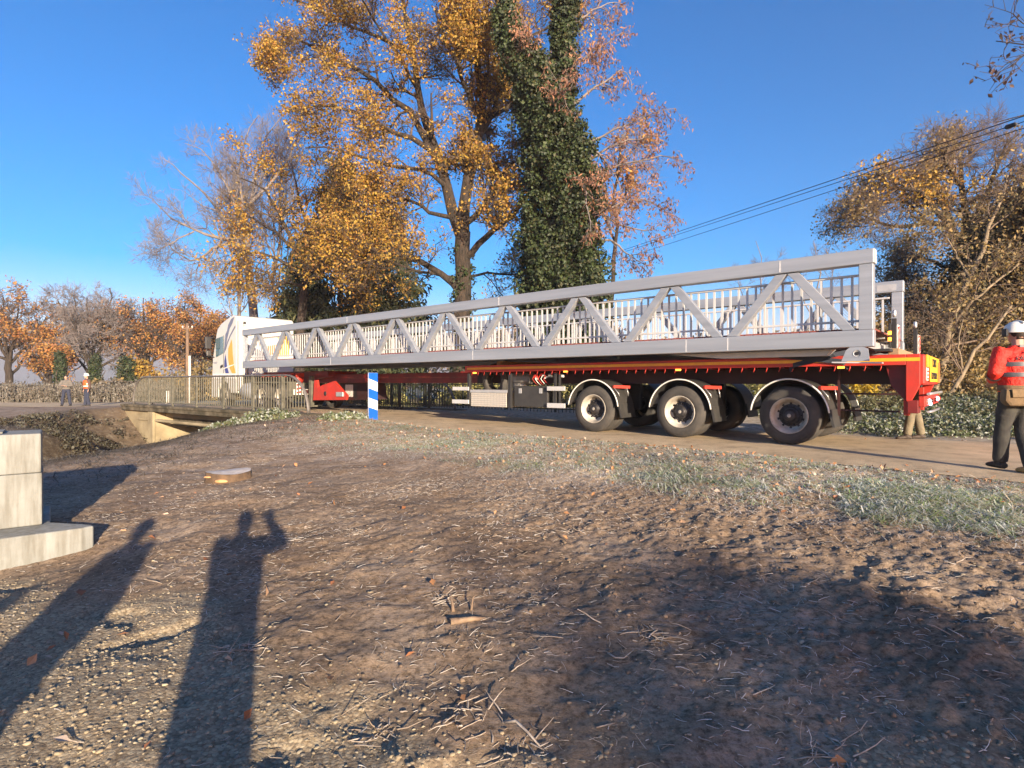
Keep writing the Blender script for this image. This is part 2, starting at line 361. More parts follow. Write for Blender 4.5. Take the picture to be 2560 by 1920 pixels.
def poly_dist(x, y, pts):
    best = np.full(np.shape(x), 1e9)
    for (x0, y0), (x1, y1) in zip(pts[:-1], pts[1:]):
        dx, dy = x1 - x0, y1 - y0; t = np.clip(((x - x0) * dx + (y - y0) * dy) / (dx * dx + dy * dy), 0, 1)
        best = np.minimum(best, np.hypot(x - x0 - t * dx, y - y0 - t * dy))
    return best
def DT(x, y):
    return CA * x + SA * y, (x - P0[0]) * -SA + (y - P0[1]) * CA
def zroad(T): return 0.07 * sm(8, 15, T) - 0.32 * sm(27, 40, T)
def near_edge(T): return -1.33 - 0.8 * sm(4, -2, T)        # w of the near road edge
WROAD = 3.15                                                # w of the far road edge
curve = [tuple(Wp(26, 0.95)[:2]), (-16.6, 29.4), (-20.5, 32.2), (-26, 34.4), (-34, 35.6), (-60, 37), (-130, 38)]
stream = [(-3, 34), (-10.9, 21.0), (-11.0, 17), (-11.7, 14), (-14.6, 10.3), (-24, 3), (-50, -10)]
def road_mask(x, y):
    D, T = DT(x, y); w = D - 10.53
    a = sm(0.5, 0, np.maximum(near_edge(T) - w, w - WROAD)) * (T < 27)
    b = sm(3.4, 2.8, poly_dist(x, y, curve)) * (T >= 24)
    return np.maximum(a, b)
def Hbase(x, y):
    x = np.asarray(x, float); y = np.asarray(y, float)
    D, T = DT(x, y); w = D - 10.53
    low = -0.5 + 0.12 * sm(20, 30, T)
    z = low + (zroad(T) - low) * np.clip((D - 2.2) / 6.6, 0, 1)
    far = zroad(T) - 0.06 + 0.4 * sm(14.2, 19, D) * sm(14, 6, T)
    z = np.where(D > 12.5, far, z)
    z = np.where(T > 34, np.minimum(z, -0.26), z)
    # gentle rise of verge by the old bridge
    z = z + 0.10 * np.exp(-((x + 4.6) ** 2 + (y - 14.6) ** 2) / 6.0)
    m = road_mask(x, y)
    # stream bed
    ds = poly_dist(x, y, stream)
    nb = np.exp(-((x + 11.6) ** 2 + (y - 20.6) ** 2) / 14.0)
    z = z - 1.6 * sm(3.9 + 0.9 * nb, 1.0 + 2.6 * nb, ds)
    z = z * (1 - m) + (zroad(T) - 0.04) * m * 1.0 - 0.0
    z = np.where((ds < 3.4) & (m > 0), np.minimum(z, -1.2), z)     # the stream runs on under the bridge deck
    # the bed is dug square under the bridge deck and slopes up along the wing wall
    cB, sB_ = math.cos(2.4950), math.sin(2.4950)
    sb = (x + 6.0) * cB + (y - 16.8) * sB_; yb = (x + 6.0) * -sB_ + (y - 16.8) * cB
    cap = np.interp(sb, [3.1, 3.9, 10.3, 13.6], [0.0, -1.9, -1.9, -0.15]) + np.clip(yb - 1.2, 0, 9) * 0.45
    z = np.where((sb > 3.1) & (sb < 13.6) & (yb > -7.5) & (yb < 5), np.minimum(z, cap), z)
    # shallow pit beside the new abutment
    z = z - 0.22 * np.exp(-((x + 5.2) ** 2 / 1.3 + (y - 4.75) ** 2 / 0.55)) - 0.06 * np.exp(-((x + 4.0) ** 2 + (y - 5.3) ** 2) / 0.15)
    return z
def gravel_mask(x, y):
    b = np.interp(x, [-9, -4.5, -2.1, -1.1, 0, 2.5, 8], [5.6, 5.0, 4.0, 3.0, 2.5, 2.35, 2.2])
    return sm(0.35, -0.35, y - b + (fbm(x * 1.7, y * 1.7, 3, 5) - 0.45) * 1.3)
def H(x, y, detail=True):
    x = np.asarray(x, float); y = np.asarray(y, float)
    z = Hbase(x, y)
    if detail:
        m = 1 - road_mask(x, y)
        g = gravel_mask(x, y)
        r = np.hypot(x, y)
        z = z + m * 0.10 * (fbm(x * 0.55, y * 0.55, 3, 1) - 0.45)
        z = z + m * 0.075 * (fbm(x * 2.6 + 3 * fbm(x, y, 2, 4), y * 2.6, 3, 2) - 0.45)
        rid = 1 - np.abs(2 * fbm(x * 8.0 + 4 * fbm(x * 2, y * 2, 2, 14), y * 8.0, 3, 8) - 0.9)
        z = z + m * (1 - 0.75 * g) * 0.017 * (rid - 0.7) * sm(12, 6, r)
        z = z + m * (0.042 - 0.024 * g) * (fbm(x * 15, y * 15, 3, 9) ** 1.3 - 0.35) * sm(10, 6, r) * (0.45 + sm(-0.5, 2.2, x + .3 * (y - 4)))
        z = z - m * g * 0.03 * sm(.42, .3, fbm(x * 3.1, y * 3.1, 3, 19))
    return z
def hz(x, y): return float(H(np.array([x]), np.array([y]))[0])
def axis(lo, hi, step, g, a, b):
    mid = list(np.arange(lo, hi, step)); s_ = step; v = mid[-1]; up = []
    while v < b: s_ *= g; v += s_; up.append(v)
    s_ = step; v = mid[0]; dn = []
    while v > a: s_ *= g; v -= s_; dn.append(v)
    return np.array(dn[::-1] + mid + up)
gx = axis(-4.6, 5.2, 0.023, 1.036, -900, 900); gy = axis(1.9, 7.4, 0.023, 1.036, -60, 1500)
GX, GY = np.meshgrid(gx, gy)
GZ = H(GX, GY)
nx, ny = len(gx), len(gy)
ii = np.arange(nx * ny).reshape(ny, nx)
Fq = np.stack([ii[:-1, :-1], ii[:-1, 1:], ii[1:, 1:], ii[1:, :-1]], -1).reshape(-1, 4)
gme = fast_mesh('ground', np.stack([GX, GY, GZ], -1), Fq, None, True)
D_, T_ = DT(GX, GY)
gm = gravel_mask(GX, GY) * (GY > -12)
# frost and grass cover near the road and on the fields
verge = sm(5.7, 7.2, D_ + 1.4 * (fbm(GX * 0.9, GY * 0.9, 3, 3) - 0.45) * 1.6) * sm(13, 9, T_)
beyond = sm(13.4, 13.9, D_)
field = sm(36, 41, GY)
ds_ = poly_dist(GX, GY, stream)
bank = sm(5.0, 4.0, ds_) * 0.2
attr_bank = np.maximum(sm(4.8, 4.0, ds_ + 0.8 * (fbm(GX * 1.2, GY * 1.2, 3, 6) - .45)), sm(9.5, 7.5, ds_ + 2 * (fbm(GX * .8, GY * .8, 3, 6) - .45)) * (GX < -11) * .8 * sm(27, 24, GY))
left = sm(7.5, 10, GY) * sm(1, -1, GX) * 0.55
def attr(name, a):
    at = gme.attributes.new(name, 'FLOAT', 'POINT'); at.data.foreach_set('value', np.ascontiguousarray(a, dtype=np.float32).ravel())
attr('gravel', gm); attr('bankm', attr_bank); attr('green', np.clip(np.maximum(np.maximum(verge, beyond), np.maximum(field, bank)), 0, 1))
attr('fieldm', np.clip(np.maximum(field, beyond * 0.3), 0, 1)); attr('frosty', np.clip(left + verge * .4, 0, 1))
def ground_mat():
    m, nt, b = new_mat('bare frozen soil')
    L = nt.links.new; N_ = nt.nodes.new
    def at(n):
        a = N_('ShaderNodeAttribute'); a.attribute_name = n; return a.outputs['Fac']
    n1 = noise(nt, 1.1, 6, 0.62); r1 = _ramp(nt, [(0.3, (0.17, 0.112, 0.067)), (0.5, (0.275, 0.19, 0.116)), (0.68, (0.385, 0.28, 0.18))])
    L(n1.outputs['Fac'], r1.inputs[0])
    nf = noise(nt, 22, 6, 0.75); rf = _ramp(nt, [(0.38, (0.42, 0.40, 0.38)), (0.5, (0.95, 0.95, 0.95)), (0.66, (1.35, 1.35, 1.4))])
    L(nf.outputs['Fac'], rf.inputs[0])
    soil = N_('ShaderNodeMix'); soil.data_type = 'RGBA'; soil.blend_type = 'MULTIPLY'; soil.inputs[0].default_value = 1
    L(r1.outputs[0], soil.inputs[6]); L(rf.outputs[0], soil.inputs[7])
    # frost threads: thin pale streaks
    nz = noise(nt, 9, 5, 0.7, stretch=(0.35, 1.6, 1)); rz_ = _ramp(nt, [(0.47, (0, 0, 0)), (0.5, (1, 1, 1)), (0.53, (0, 0, 0))])
    L(nz.outputs['Fac'], rz_.inputs[0])
    nb = noise(nt, 0.9, 3); rb = _ramp(nt, [(0.42, (0, 0, 0)), (0.62, (0.55, 0.55, 0.55))]); L(nb.outputs['Fac'], rb.inputs[0])
    fm = N_('ShaderNodeMath'); fm.operation = 'MULTIPLY'; L(rz_.outputs[0], fm.inputs[0]); L(rb.outputs[0], fm.inputs[1])
    fa = N_('ShaderNodeMath'); fa.operation = 'MULTIPLY_ADD'; L(at('frosty'), fa.inputs[0])
    nfr = noise(nt, 4.5, 5, 0.7, stretch=(0.5, 1.5, 1)); rfr = _ramp(nt, [(0.45, (0, 0, 0)), (0.65, (1, 1, 1))]); L(nfr.outputs['Fac'], rfr.inputs[0])
    L(rfr.outputs[0], fa.inputs[1]); L(fm.outputs[0], fa.inputs[2])
    s2 = N_('ShaderNodeMix'); s2.data_type = 'RGBA'; L(fa.outputs[0], s2.inputs[0]); L(soil.outputs[2], s2.inputs[6]); s2.inputs[7].default_value = (0.42, 0.35, 0.29, 1)
    # gravel
    vo = N_('ShaderNodeTexVoronoi'); vo.inputs['Scale'].default_value = 52
    tc = N_('ShaderNodeTexCoord'); L(tc.outputs['Object'], vo.inputs['Vector'])
    hsv = N_('ShaderNodeSeparateColor'); L(vo.outputs['Color'], hsv.inputs[0])
    rg = _ramp(nt, [(0.0, (0.26, 0.195, 0.12)), (0.4, (0.34, 0.26, 0.165)), (0.75, (0.42, 0.33, 0.21)), (1.0, (0.52, 0.42, 0.27))]); L(hsv.outputs[0], rg.inputs[0])
    gmul = N_('ShaderNodeMix'); gmul.data_type = 'RGBA'; gmul.blend_type = 'MULTIPLY'; gmul.inputs[0].default_value = 1
    rv = _ramp(nt, [(0.0, (1, 1, 1)), (0.55, (0.9, 0.9, 0.9)), (0.9, (0.55, 0.52, 0.48))]); L(vo.outputs['Distance'], rv.inputs[0])
    L(rg.outputs[0], gmul.inputs[6]); L(rv.outputs[0], gmul.inputs[7])
    s3 = N_('ShaderNodeMix'); s3.data_type = 'RGBA'
    gsm = noise(nt, 5, 5, 0.7); gmn = N_('ShaderNodeMath'); gmn.operation = 'SUBTRACT'; gmn.inputs[1].default_value = 0.5; L(gsm.outputs['Fac'], gmn.inputs[0])
    ga = N_('ShaderNodeMath'); ga.operation = 'MULTIPLY_ADD'; L(gmn.outputs[0], ga.inputs[0]); ga.inputs[1].default_value = 1.6; ga.use_clamp = True
    gat = at('gravel'); L(gat, ga.inputs[2])
    gg = N_('ShaderNodeMath'); gg.operation = 'MULTIPLY'; L(ga.outputs[0], gg.inputs[0]); L(gat, gg.inputs[1])
    L(gg.outputs[0], s3.inputs[0]); L(s2.outputs[2], s3.inputs[6]); L(gmul.outputs[2], s3.inputs[7])
    # green and leaf litter under the grass
    ng = noise(nt, 7, 6, 0.75); rgn = _ramp(nt, [(0.3, (0.17, 0.12, 0.07)), (0.43, (0.33, 0.24, 0.15)), (0.53, (0.46, 0.36, 0.25)), (0.66, (0.62, 0.53, 0.42))]); L(ng.outputs['Fac'], rgn.inputs[0])
    s4 = N_('ShaderNodeMix'); s4.data_type = 'RGBA'; L(at('green'), s4.inputs[0]); L(s3.outputs[2], s4.inputs[6]); L(rgn.outputs[0], s4.inputs[7])
    nbk = noise(nt, 5, 6, 0.7); rbk = _ramp(nt, [(0.35, (0.05, 0.034, 0.02)), (0.55, (0.11, 0.08, 0.048)), (0.7, (0.22, 0.19, 0.13))]); L(nbk.outputs['Fac'], rbk.inputs[0])
    s4b = N_('ShaderNodeMix'); s4b.data_type = 'RGBA'; L(at('bankm'), s4b.inputs[0]); L(s4.outputs[2], s4b.inputs[6]); L(rbk.outputs[0], s4b.inputs[7]); s4 = s4b
    nfl = noise(nt, 0.06, 5, 0.6); rfl = _ramp(nt, [(0.35, (0.2, 0.2, 0.13)), (0.65, (0.34, 0.35, 0.31))]); L(nfl.outputs['Fac'], rfl.inputs[0])
    s5 = N_('ShaderNodeMix'); s5.data_type = 'RGBA'; L(at('fieldm'), s5.inputs[0]); L(s4.outputs[2], s5.inputs[6]); L(rfl.outputs[0], s5.inputs[7])
    L(s5.outputs[2], b.inputs['Base Color']); b.inputs['Roughness'].default_value = 0.95
    b.inputs['Specular IOR Level'].default_value = 0.25
    nbp = noise(nt, 55, 8, 0.75); bp = N_('ShaderNodeBump'); bp.inputs['Strength'].default_value = 0.75; bp.inputs['Distance'].default_value = 0.015
    L(nbp.outputs['Fac'], bp.inputs['Height'])
    bp2 = N_('ShaderNodeBump'); bp2.inputs['Strength'].default_value = 0.5; bp2.inputs['Distance'].default_value = 0.012; bp2.invert = True
    gv = N_('ShaderNodeMath'); gv.operation = 'MULTIPLY'; L(vo.outputs['Distance'], gv.inputs[0]); L(gg.outputs[0], gv.inputs[1])
    L(gv.outputs[0], bp2.inputs['Height']); L(bp.outputs[0], bp2.inputs['Normal']); L(bp2.outputs[0], b.inputs['Normal'])
    return m
gme.materials.append(ground_mat())
ground = link('ground', gme); tag(ground, kind='structure')

# ------------------------------------------------------------------ road
def road_mat():
    m, nt, b = new_mat('dusty asphalt'); L = nt.links.new
    n1 = noise(nt, 0.8, 5, 0.6, stretch=(1, 1, 1)); r1 = _ramp(nt, [(0.3, (0.46, 0.335, 0.19)), (0.55, (0.57, 0.43, 0.255)), (0.75, (0.64, 0.49, 0.30))]); L(n1.outputs['Fac'], r1.inputs[0])
    n2 = noise(nt, 90, 4, 0.8); r2 = _ramp(nt, [(0.35, (0.6, 0.6, 0.6)), (0.6, (1.1, 1.1, 1.1))]); L(n2.outputs['Fac'], r2.inputs[0])
    mx = nt.nodes.new('ShaderNodeMix'); mx.data_type = 'RGBA'; mx.blend_type = 'MULTIPLY'; mx.inputs[0].default_value = 1
    L(r1.outputs[0], mx.inputs[6]); L(r2.outputs[0], mx.inputs[7])
    n3 = noise(nt, 2.6, 7, 0.72); r3 = _ramp(nt, [(0.36, (0.70, 0.68, 0.66)), (0.5, (1, 1, 1)), (0.66, (1.12, 1.1, 1.06))]); L(n3.outputs['Fac'], r3.inputs[0])
    mx3 = nt.nodes.new('ShaderNodeMix'); mx3.data_type = 'RGBA'; mx3.blend_type = 'MULTIPLY'; mx3.inputs[0].default_value = 1; L(mx.outputs[2], mx3.inputs[6]); L(r3.outputs[0], mx3.inputs[7])
    L(mx3.outputs[2], b.inputs['Base Color']); b.inputs['Roughness'].default_value = 0.9
    bp = nt.nodes.new('ShaderNodeBump'); bp.inputs['Strength'].default_value = 0.4; bp.inputs['Distance'].default_value = 0.008
    L(n2.outputs['Fac'], bp.inputs['Height']); L(bp.outputs[0], b.inputs['Normal'])
    return m
rows = []
for T in np.arange(-40, 26.01, 0.25):
    e0 = near_edge(T) + 0.12 * (float(fbm(np.array([T * 1.3]), np.array([0.5]), 3)[0]) - 0.45); e1 = WROAD + 0.15 * (float(fbm(np.array([T * 1.3]), np.array([9.5]), 3)[0]) - 0.45)
    row = []
    for k in range(13):
        f = k / 12; w = e0 + (e1 - e0) * f; p = Wp(T, w); edge = 0.03 * (abs(2 * f - 1) ** 8)
        row.append((p.x, p.y, float(zroad(T)) + 0.0 - edge - 0.02 * max(0, f - 0.7)))
    rows.append(row)
def catmull(pts, n):
    out = []
    P_ = [pts[0]] + list(pts) + [pts[-1]]
    for i in range(1, len(P_) - 2):
        p0, p1, p2, p3 = [Vector(q) for q in P_[i - 1:i + 3]]
        for k in range(n):
            t = k / n; out.append(0.5 * ((2 * p1) + (-p0 + p2) * t + (2 * p0 - 5 * p1 + 4 * p2 - p3) * t * t + (-p0 + 3 * p1 - 3 * p2 + p3) * t ** 3))
    out.append(Vector(pts[-1])); return out
cp = catmull([tuple(Wp(26, 0.9)[:2])] + curve[1:], 12)
for i in range(2, len(cp)):
    a = cp[i]; t = (cp[min(i + 1, len(cp) - 1)] - cp[i - 1]).normalized(); n_ = Vector((t.y, -t.x))
    if n_.x * CA + n_.y * SA < 0: pass
    row = []
    for k in range(13):
        f = k / 12; o_ = (f - 0.5) * (4.5 + 1.3 * min(1, i / 25)); q = a - Vector((-t.y, t.x)) * o_ * -1 if False else a + Vector((t.y, -t.x)) * o_
        d, T = DT(q.x, q.y); row.append((q.x, q.y, float(zroad(T)) + 0.0 - 0.03 * abs(2 * f - 1) ** 8))
    rows.append(row)
rv_ = np.array(rows); nr = rv_.shape[0]; ri = np.arange(nr * 13).reshape(nr, 13)
rf_ = np.stack([ri[:-1, :-1], ri[:-1, 1:], ri[1:, 1:], ri[1:, :-1]], -1).reshape(-1, 4)
road = link('road', fast_mesh('road', rv_, rf_, road_mat(), True)); tag(road, kind='structure')
water = MB().box(-60, 2, -20, 36, -1.86, -1.80).build('stream_water', mat('dark stream water', (0.02, 0.025, 0.02), 0.08)); tag(water, kind='structure')

# distant hills
def hill(name, x0, x1, Y, h, seed, m):
    xs = np.linspace(x0, x1, 120); dz = np.array([0, .35, .7, 1, .7, 0]); dy = np.array([-300, -200, -90, 0, 200, 500])
    prof = h * (0.35 + 1.0 * fbm(xs / 900 + seed, xs * 0 + seed, 4, seed)) * sm(x1, x1 - 500, xs) 
    V = np.stack([np.repeat(xs[None], 6, 0), Y + np.repeat(dy[:, None], 120, 1), -3 + dz[:, None] * prof[None]], -1)
    i_ = np.arange(720).reshape(6, 120); f_ = np.stack([i_[:-1, :-1], i_[:-1, 1:], i_[1:, 1:], i_[1:, :-1]], -1).reshape(-1, 4)
    o = link(name, fast_mesh(name, V, f_, m, True)); tag(o, kind='structure')
hill('hills', -2100, 800, 1200, 112, 3, mat('wooded hillside', (0.17, 0.16, 0.17), 0.95, 0, (0.11, 0.12, 0.12), 0.01))
# ------------------------------------------------------------------ helpers for the lorry frame
def tz(x, y, w):                     # photograph pixel -> (t, z) on the vertical plane w metres from the trailer's side
    r = (x - 1280) / F_PX; bx = P0[0] + CA * w; by = P0[1] + SA * w
    t = (bx - by * r) / (SA + CA * r); Y = by + CA * t
    return t, CAM_Z - (y - 956) / F_PX * Y
def tbox(mb, t0, t1, w0, w1, z0, z1, mi=0): return mb.box(-t1, -t0, w0, w1, z0, z1, mi)
def simple(name, t0, t1, w0, w1, z0, z1, m, parent, bevel=0): return tbox(MB(), t0, t1, w0, w1, z0, z1).build(name, m, parent, bevel)
def text_mesh(txt, size, m, name, parent, loc, rot, depth=0.002, align='CENTER'):
    c = bpy.data.curves.new(name, 'FONT'); c.body = txt; c.size = size; c.extrude = depth; c.align_x = align; c.align_y = 'CENTER'; c.resolution_u = 2
    o = bpy.data.objects.new(name, c); COL.objects.link(o)
    dg = bpy.context.evaluated_depsgraph_get(); me = bpy.data.meshes.new_from_object(o.evaluated_get(dg))
    bpy.data.objects.remove(o); me.materials.clear(); me.materials.append(m)
    q = link(name, me, parent); q.location = loc; q.rotation_euler = rot; return q

# ------------------------------------------------------------------ old bridge over the stream
BR, BL = Vector((-6.0, 16.8)), Vector((-16.2, 24.5))
BANG = math.atan2(BL.y - BR.y, BL.x - BR.x); BLEN = (BL - BR).length
bridge = thing('concrete_bridge', 'old mossy concrete road bridge with stained abutments over the stream', 'bridge', (BR.x, BR.y, 0), BANG)
# local x runs from the right end to the left end, local y towards the camera
eb = MB()
sx = np.linspace(-0.5, 13.4, 15)
for a, b_ in zip(sx[:-1], sx[1:]): eb.box(a, b_, -0.28, 0.26, -0.10, 0.155)
eb = MB().box(-0.5, 13.4, -0.28, 0.26, -0.10, 0.155).build('edge_beam', M['mossconc'], bridge, 0.02)
MB().box(-0.5, 13.4, 0.262, 0.30, 0.06, 0.15).build('drip_edge', M['mossconc'], bridge, 0.008)
MB().box(-0.4, 13.3, -7.2, -0.283, -0.32, -0.05).build('deck_slab', M['oldconc'], bridge)
MB().box(0.2, 13.0, -0.9, -0.55, -0.62, -0.323, 0).box(0.2, 13.0, -1.0, -0.45, -0.66, -0.622, 0).build('girder', M['mossconc'], bridge)
MB().box(0.2, 12.0, 0.0, 0.16, -0.50, -0.40, 0).build('service_pipe', M['oldconc'], bridge, 0.03)
MB().prism([(10.3, -2.6), (10.3, -0.103), (13.9, -0.103), (14.6, -2.6)], 'y', -7.0, 0.10).build('abutment', M['oldconc'], bridge, 0.02)
MB().prism([(10.28, -2.7), (10.28, -0.11), (10.75, -0.11), (10.75, -2.7)], 'y', 0.102, 0.22).build('wing_wall', M['oldconc'], bridge, 0.02)
MB().box(-0.6, 3.6, -7.0, 0.12, -2.6, -0.103).build('abutment', M['oldconc'], bridge, 0.02)
MB().box(3.602, 3.75, -7.0, 0.2, -0.36, -0.103).build('bearing_shelf', M['mossconc'], bridge)

def parapet(label, loc, rz, z):
    t = thing('bridge_railing', label, 'railing', (*loc, z), rz)
    hgt = 1.13; rr = 1.15
    pts = [(-0.05, 0, 0)] + [(-0.05 + rr * (1 - math.cos(a)), 0, hgt * math.sin(a)) for a in np.linspace(0.12, math.pi / 2, 9)] \
        + [(x, 0, hgt) for x in np.linspace(2.2, BLEN - 2.2, 7)] + [(BLEN - rr * (1 - math.cos(a)), 0, hgt * math.sin(a)) for a in np.linspace(math.pi / 2, 0.12, 9)] + [(BLEN, 0, 0)]
    mb = MB()
    mb.tube(pts, (0.032, 0.055), 10, ref=(0, 0, 1) if False else (-1, 0, 0.01)); mb.build('handrail', M['railtop'], t)
    def top(x):
        if x < rr: c = max(-1, min(1, 1 - (x + .05) / rr)); return hgt * math.sin(math.acos(c))
        if x > BLEN - rr: c = 1 - (BLEN - x) / rr; return hgt * math.sin(math.acos(max(-1, min(1, c))))
        return hgt
    MB().beam((0.05, 0, 0.10), (BLEN - 0.05, 0, 0.10), 0.04, 0.035).build('bottom_rail', M['railing'], t)
    posts = [1.35, 3.05, 5.0, 7.0, 9.0, 11.2]
    for x in posts: MB().box(x - 0.045, x + 0.045, -0.035, 0.035, -0.02, top(x) - 0.02).build('post', M['railing'], t, 0.008)
    x = 0.17; cache = {}
    while x < BLEN - 0.1:
        if min(abs(x - p) for p in posts) > 0.08:
            h = round(top(x) - 0.035, 2)
            if h not in cache: cache[h] = MB().box(-0.009, 0.009, -0.016, 0.016, 0.11, h).mesh('baluster', M['railing'])
            if h > 0.2: o = link('baluster', cache[h], t, (x, 0, 0))
        x += 0.15
    return t
parapet('weathered arched metal railing on the camera side of the old bridge', (BR.x, BR.y), BANG, 0.157)
off = Vector((math.cos(BANG - math.pi / 2), math.sin(BANG - math.pi / 2))) * 6.3
parapet('far metal railing of the old bridge, behind the tractor unit', (BR.x + off.x, BR.y + off.y), BANG, 0.05)
MB().box(-0.4, 13.3, -6.6, -6.0, -0.047, 0.045).build('edge_beam', M['mossconc'], bridge)

# ------------------------------------------------------------------ bridge span carried as the load
SP0 = (5.374, 8.5, 1.605); SL, SW, SH = 20.55, 3.7, 1.465
span = thing('bridge_span', 'long silver aluminium truss footbridge lying on the red low-loader', 'footbridge', SP0, LRZ)
for w0 in (0.0, SW - 0.2):
    simple('bottom_chord', 0, SL, w0, w0 + 0.2, 0, 0.255, M['alu'], span, 0.012)
    simple('top_chord', 0, SL + 0.02, w0, w0 + 0.2, SH - 0.22, SH, M['alu'], span, 0.012)
    simple('end_post', 0.01, 0.20, w0 + 0.01, w0 + 0.19, 0.257, SH - 0.222, M['alu'], span, 0.01)
    simple('end_post', SL - 0.07, SL - 0.005, w0 + 0.02, w0 + 0.18, 0.257, SH - 0.222, M['alu'], span, 0.008)
    p = 2.03
    for k in range(10):
        up = 0.2 + p * (k + 0.5); lo0 = 0.2 + p * k; lo1 = lo0 + p
        wc = w0 + 0.1
        za, zb = 0.262, SH - 0.228
        for a, b_ in (((lo0 + 0.13, za), (up - 0.085, zb)), ((lo1 - 0.13, za), (up + 0.085, zb))):
            # bar cut level at both ends so it sits flat between the chords
            hw = 0.068 * math.hypot(b_[0] - a[0], b_[1] - a[1]) / (zb - za)
            MB().prism([(-(a[0] - hw), za), (-(a[0] + hw), za), (-(b_[0] + hw), zb), (-(b_[0] - hw), zb)], 'y', wc - 0.06, wc + 0.06).build('diagonal_brace', M['alu'], span, 0.006)
    ws = w0 - 0.003 if w0 == 0 else w0 + 0.2
    for t0 in (1.3, 7.45, 13.6):
        simple('weld_seam', t0, t0 + 0.022, ws, ws + 0.003, SH - 0.20, SH - 0.02, M['seam'], span)
    for t0 in (2.15, 2.9, 8.3, 14.5):
        simple('weld_seam', t0, t0 + 0.018, ws, ws + 0.003, 0.02, 0.235, M['seam'], span)
bar_me = {}
for side, wr in ((0, 0.30), (1, SW - 0.30)):
    simple('railing_rail', 0.22, SL - 0.1, wr - 0.03, wr + 0.03, 1.105, 1.14, M['alu_bar'], span, 0.005)
    simple('railing_rail', 0.22, SL - 0.1, wr - 0.018, wr + 0.018, 0.40, 0.435, M['alu_bar'], span, 0.004)
    me = MB().box(-0.017, 0.017, -0.012, 0.012, 0.31, 1.104).mesh('railing_bar', M['alu_bar'])
    if side == 0: near_bar = me
    k = 0; t = 0.33
    while t < SL - 0.2:
        o = link('railing_bar', near_bar, span, (-t, wr, 0)); t += 0.145
    for t in np.arange(1.2, SL, 2.03):
        for zz in (1.122, 0.418):
            simple('bracket', t - 0.03, t + 0.03, min(wr, SW / 2) if side else 0.2, SW - 0.2 if side else wr, zz - 0.01, zz + 0.01, M['alu_bar'], span) if False else None
plank = MB().box(-0.066, 0.066, 0.205, SW - 0.205, 0.0, 0.028).mesh('deck_plank', M['deckred'])
t = 0.10
while t < SL - 0.08: link('deck_plank', plank, span, (-t, 0, 0.268)); t += 0.148
for k in range(11):
    tc_ = 0.3 + 2.0 * k
    simple('cross_beam', tc_, tc_ + 0.12, 0.203, SW - 0.203, 0.07, 0.22, M['alu_dull'], span)
for w_ in (0.9, 1.85, 2.8): simple('stringer', 0.1, SL - 0.1, w_ - 0.03, w_ + 0.03, 0.222, 0.258, M['alu_dull'], span)
for k in range(10):
    a, b_ = (0.42 + 2 * k, 0.25), (2.28 + 2 * k, SW - 0.25)
    if k % 2: a, b_ = (a[0], b_[1]), (b_[0], a[1])
    MB().beam((-a[0], a[1], 0.11), (-b_[0], b_[1], 0.11), 0.07, 0.05).build('wind_brace', M['alu_dull'], span)
# bearing bracket under the rear corner
bp_ = MB(); bp_.prism([(-0.42, -0.215), (-0.36, -0.05), (-0.31, -0.003), (-0.13, -0.003), (-0.07, -0.03), (-0.05, -0.215)], 'y', -0.02, 0.012)
bp_.lathe([(0.052, -0.026), (0.052, -0.0215), (0.0, -0.0215)], (-0.21, 0, -0.10), 'y', 16, 1)
bp_.lathe([(0.028, -0.03), (0.0, -0.03)], (-0.21, 0, -0.10), 'y', 12, 2)
bp_.build('bearing_bracket', [M['alu'], M['alu_dull'], M['black']], span)
MB().beam((0.10, 0.08, -0.245), (-0.55, 0.08, -0.225), 0.2, 0.018).build('bearing_plate', M['alu_bar'], span)
MB().prism([(-3.4, -0.004), (-0.6, -0.004), (-0.7, -0.105), (-2.4, -0.105)], 'y', 0.35, 0.55).build('end_girder', M['alu_bar'], span)
simple('end_cap', -0.008, 0.0, 0.005, 0.195, SH - 0.215, SH - 0.005, M['alu_bar'], span)
simple('rating_plate', 0.12, 0.45, SW - 0.204, SW - 0.2, SH - 0.19, SH - 0.06, M['alu_dull'], span)
simple('rubber_pad', -0.16, 0.04, 0.35, 1.3, -0.06, -0.02, M['black'], span)

for t0, lab in ((0.35, 'rough timber bearer under the rear end of the aluminium span'), (8.6, 'rough timber bearer under the span above the front of the red bed')):
    o = MB().box(-0.07, 0.07, 0.0, 2.3, 0, 0.1).build('timber_bearer', M['timber'], None, 0.006, Wp(t0, 0.13, 1.502), LRZ); tag(o, lab, 'timber')
def strap(label, pts):
    mb = MB(); 
    for a, b_ in zip(pts[:-1], pts[1:]): mb.beam(a, b_, 0.085, 0.008, up=(-CA, -SA, 0.35))
    o = mb.build('tie_down_strap', M['strap']); tag(o, label, 'strap', 'dark straps tying the span to the trailer')
strap('dark strap slanting from under the span across the yellow stripe, nearer the bracket', [Wp(0.85, 0.30, 1.60), Wp(1.15, -0.02, 1.52), Wp(1.75, -0.02, 1.36), Wp(1.85, 0.1, 1.28)])
strap('dark strap with a ratchet hanging under the span, further from the bracket', [Wp(1.9, 0.30, 1.605), Wp(1.98, -0.03, 1.53), Wp(1.45, -0.03, 1.46), Wp(1.0, -0.03, 1.40), Wp(0.95, 0.1, 1.31)])

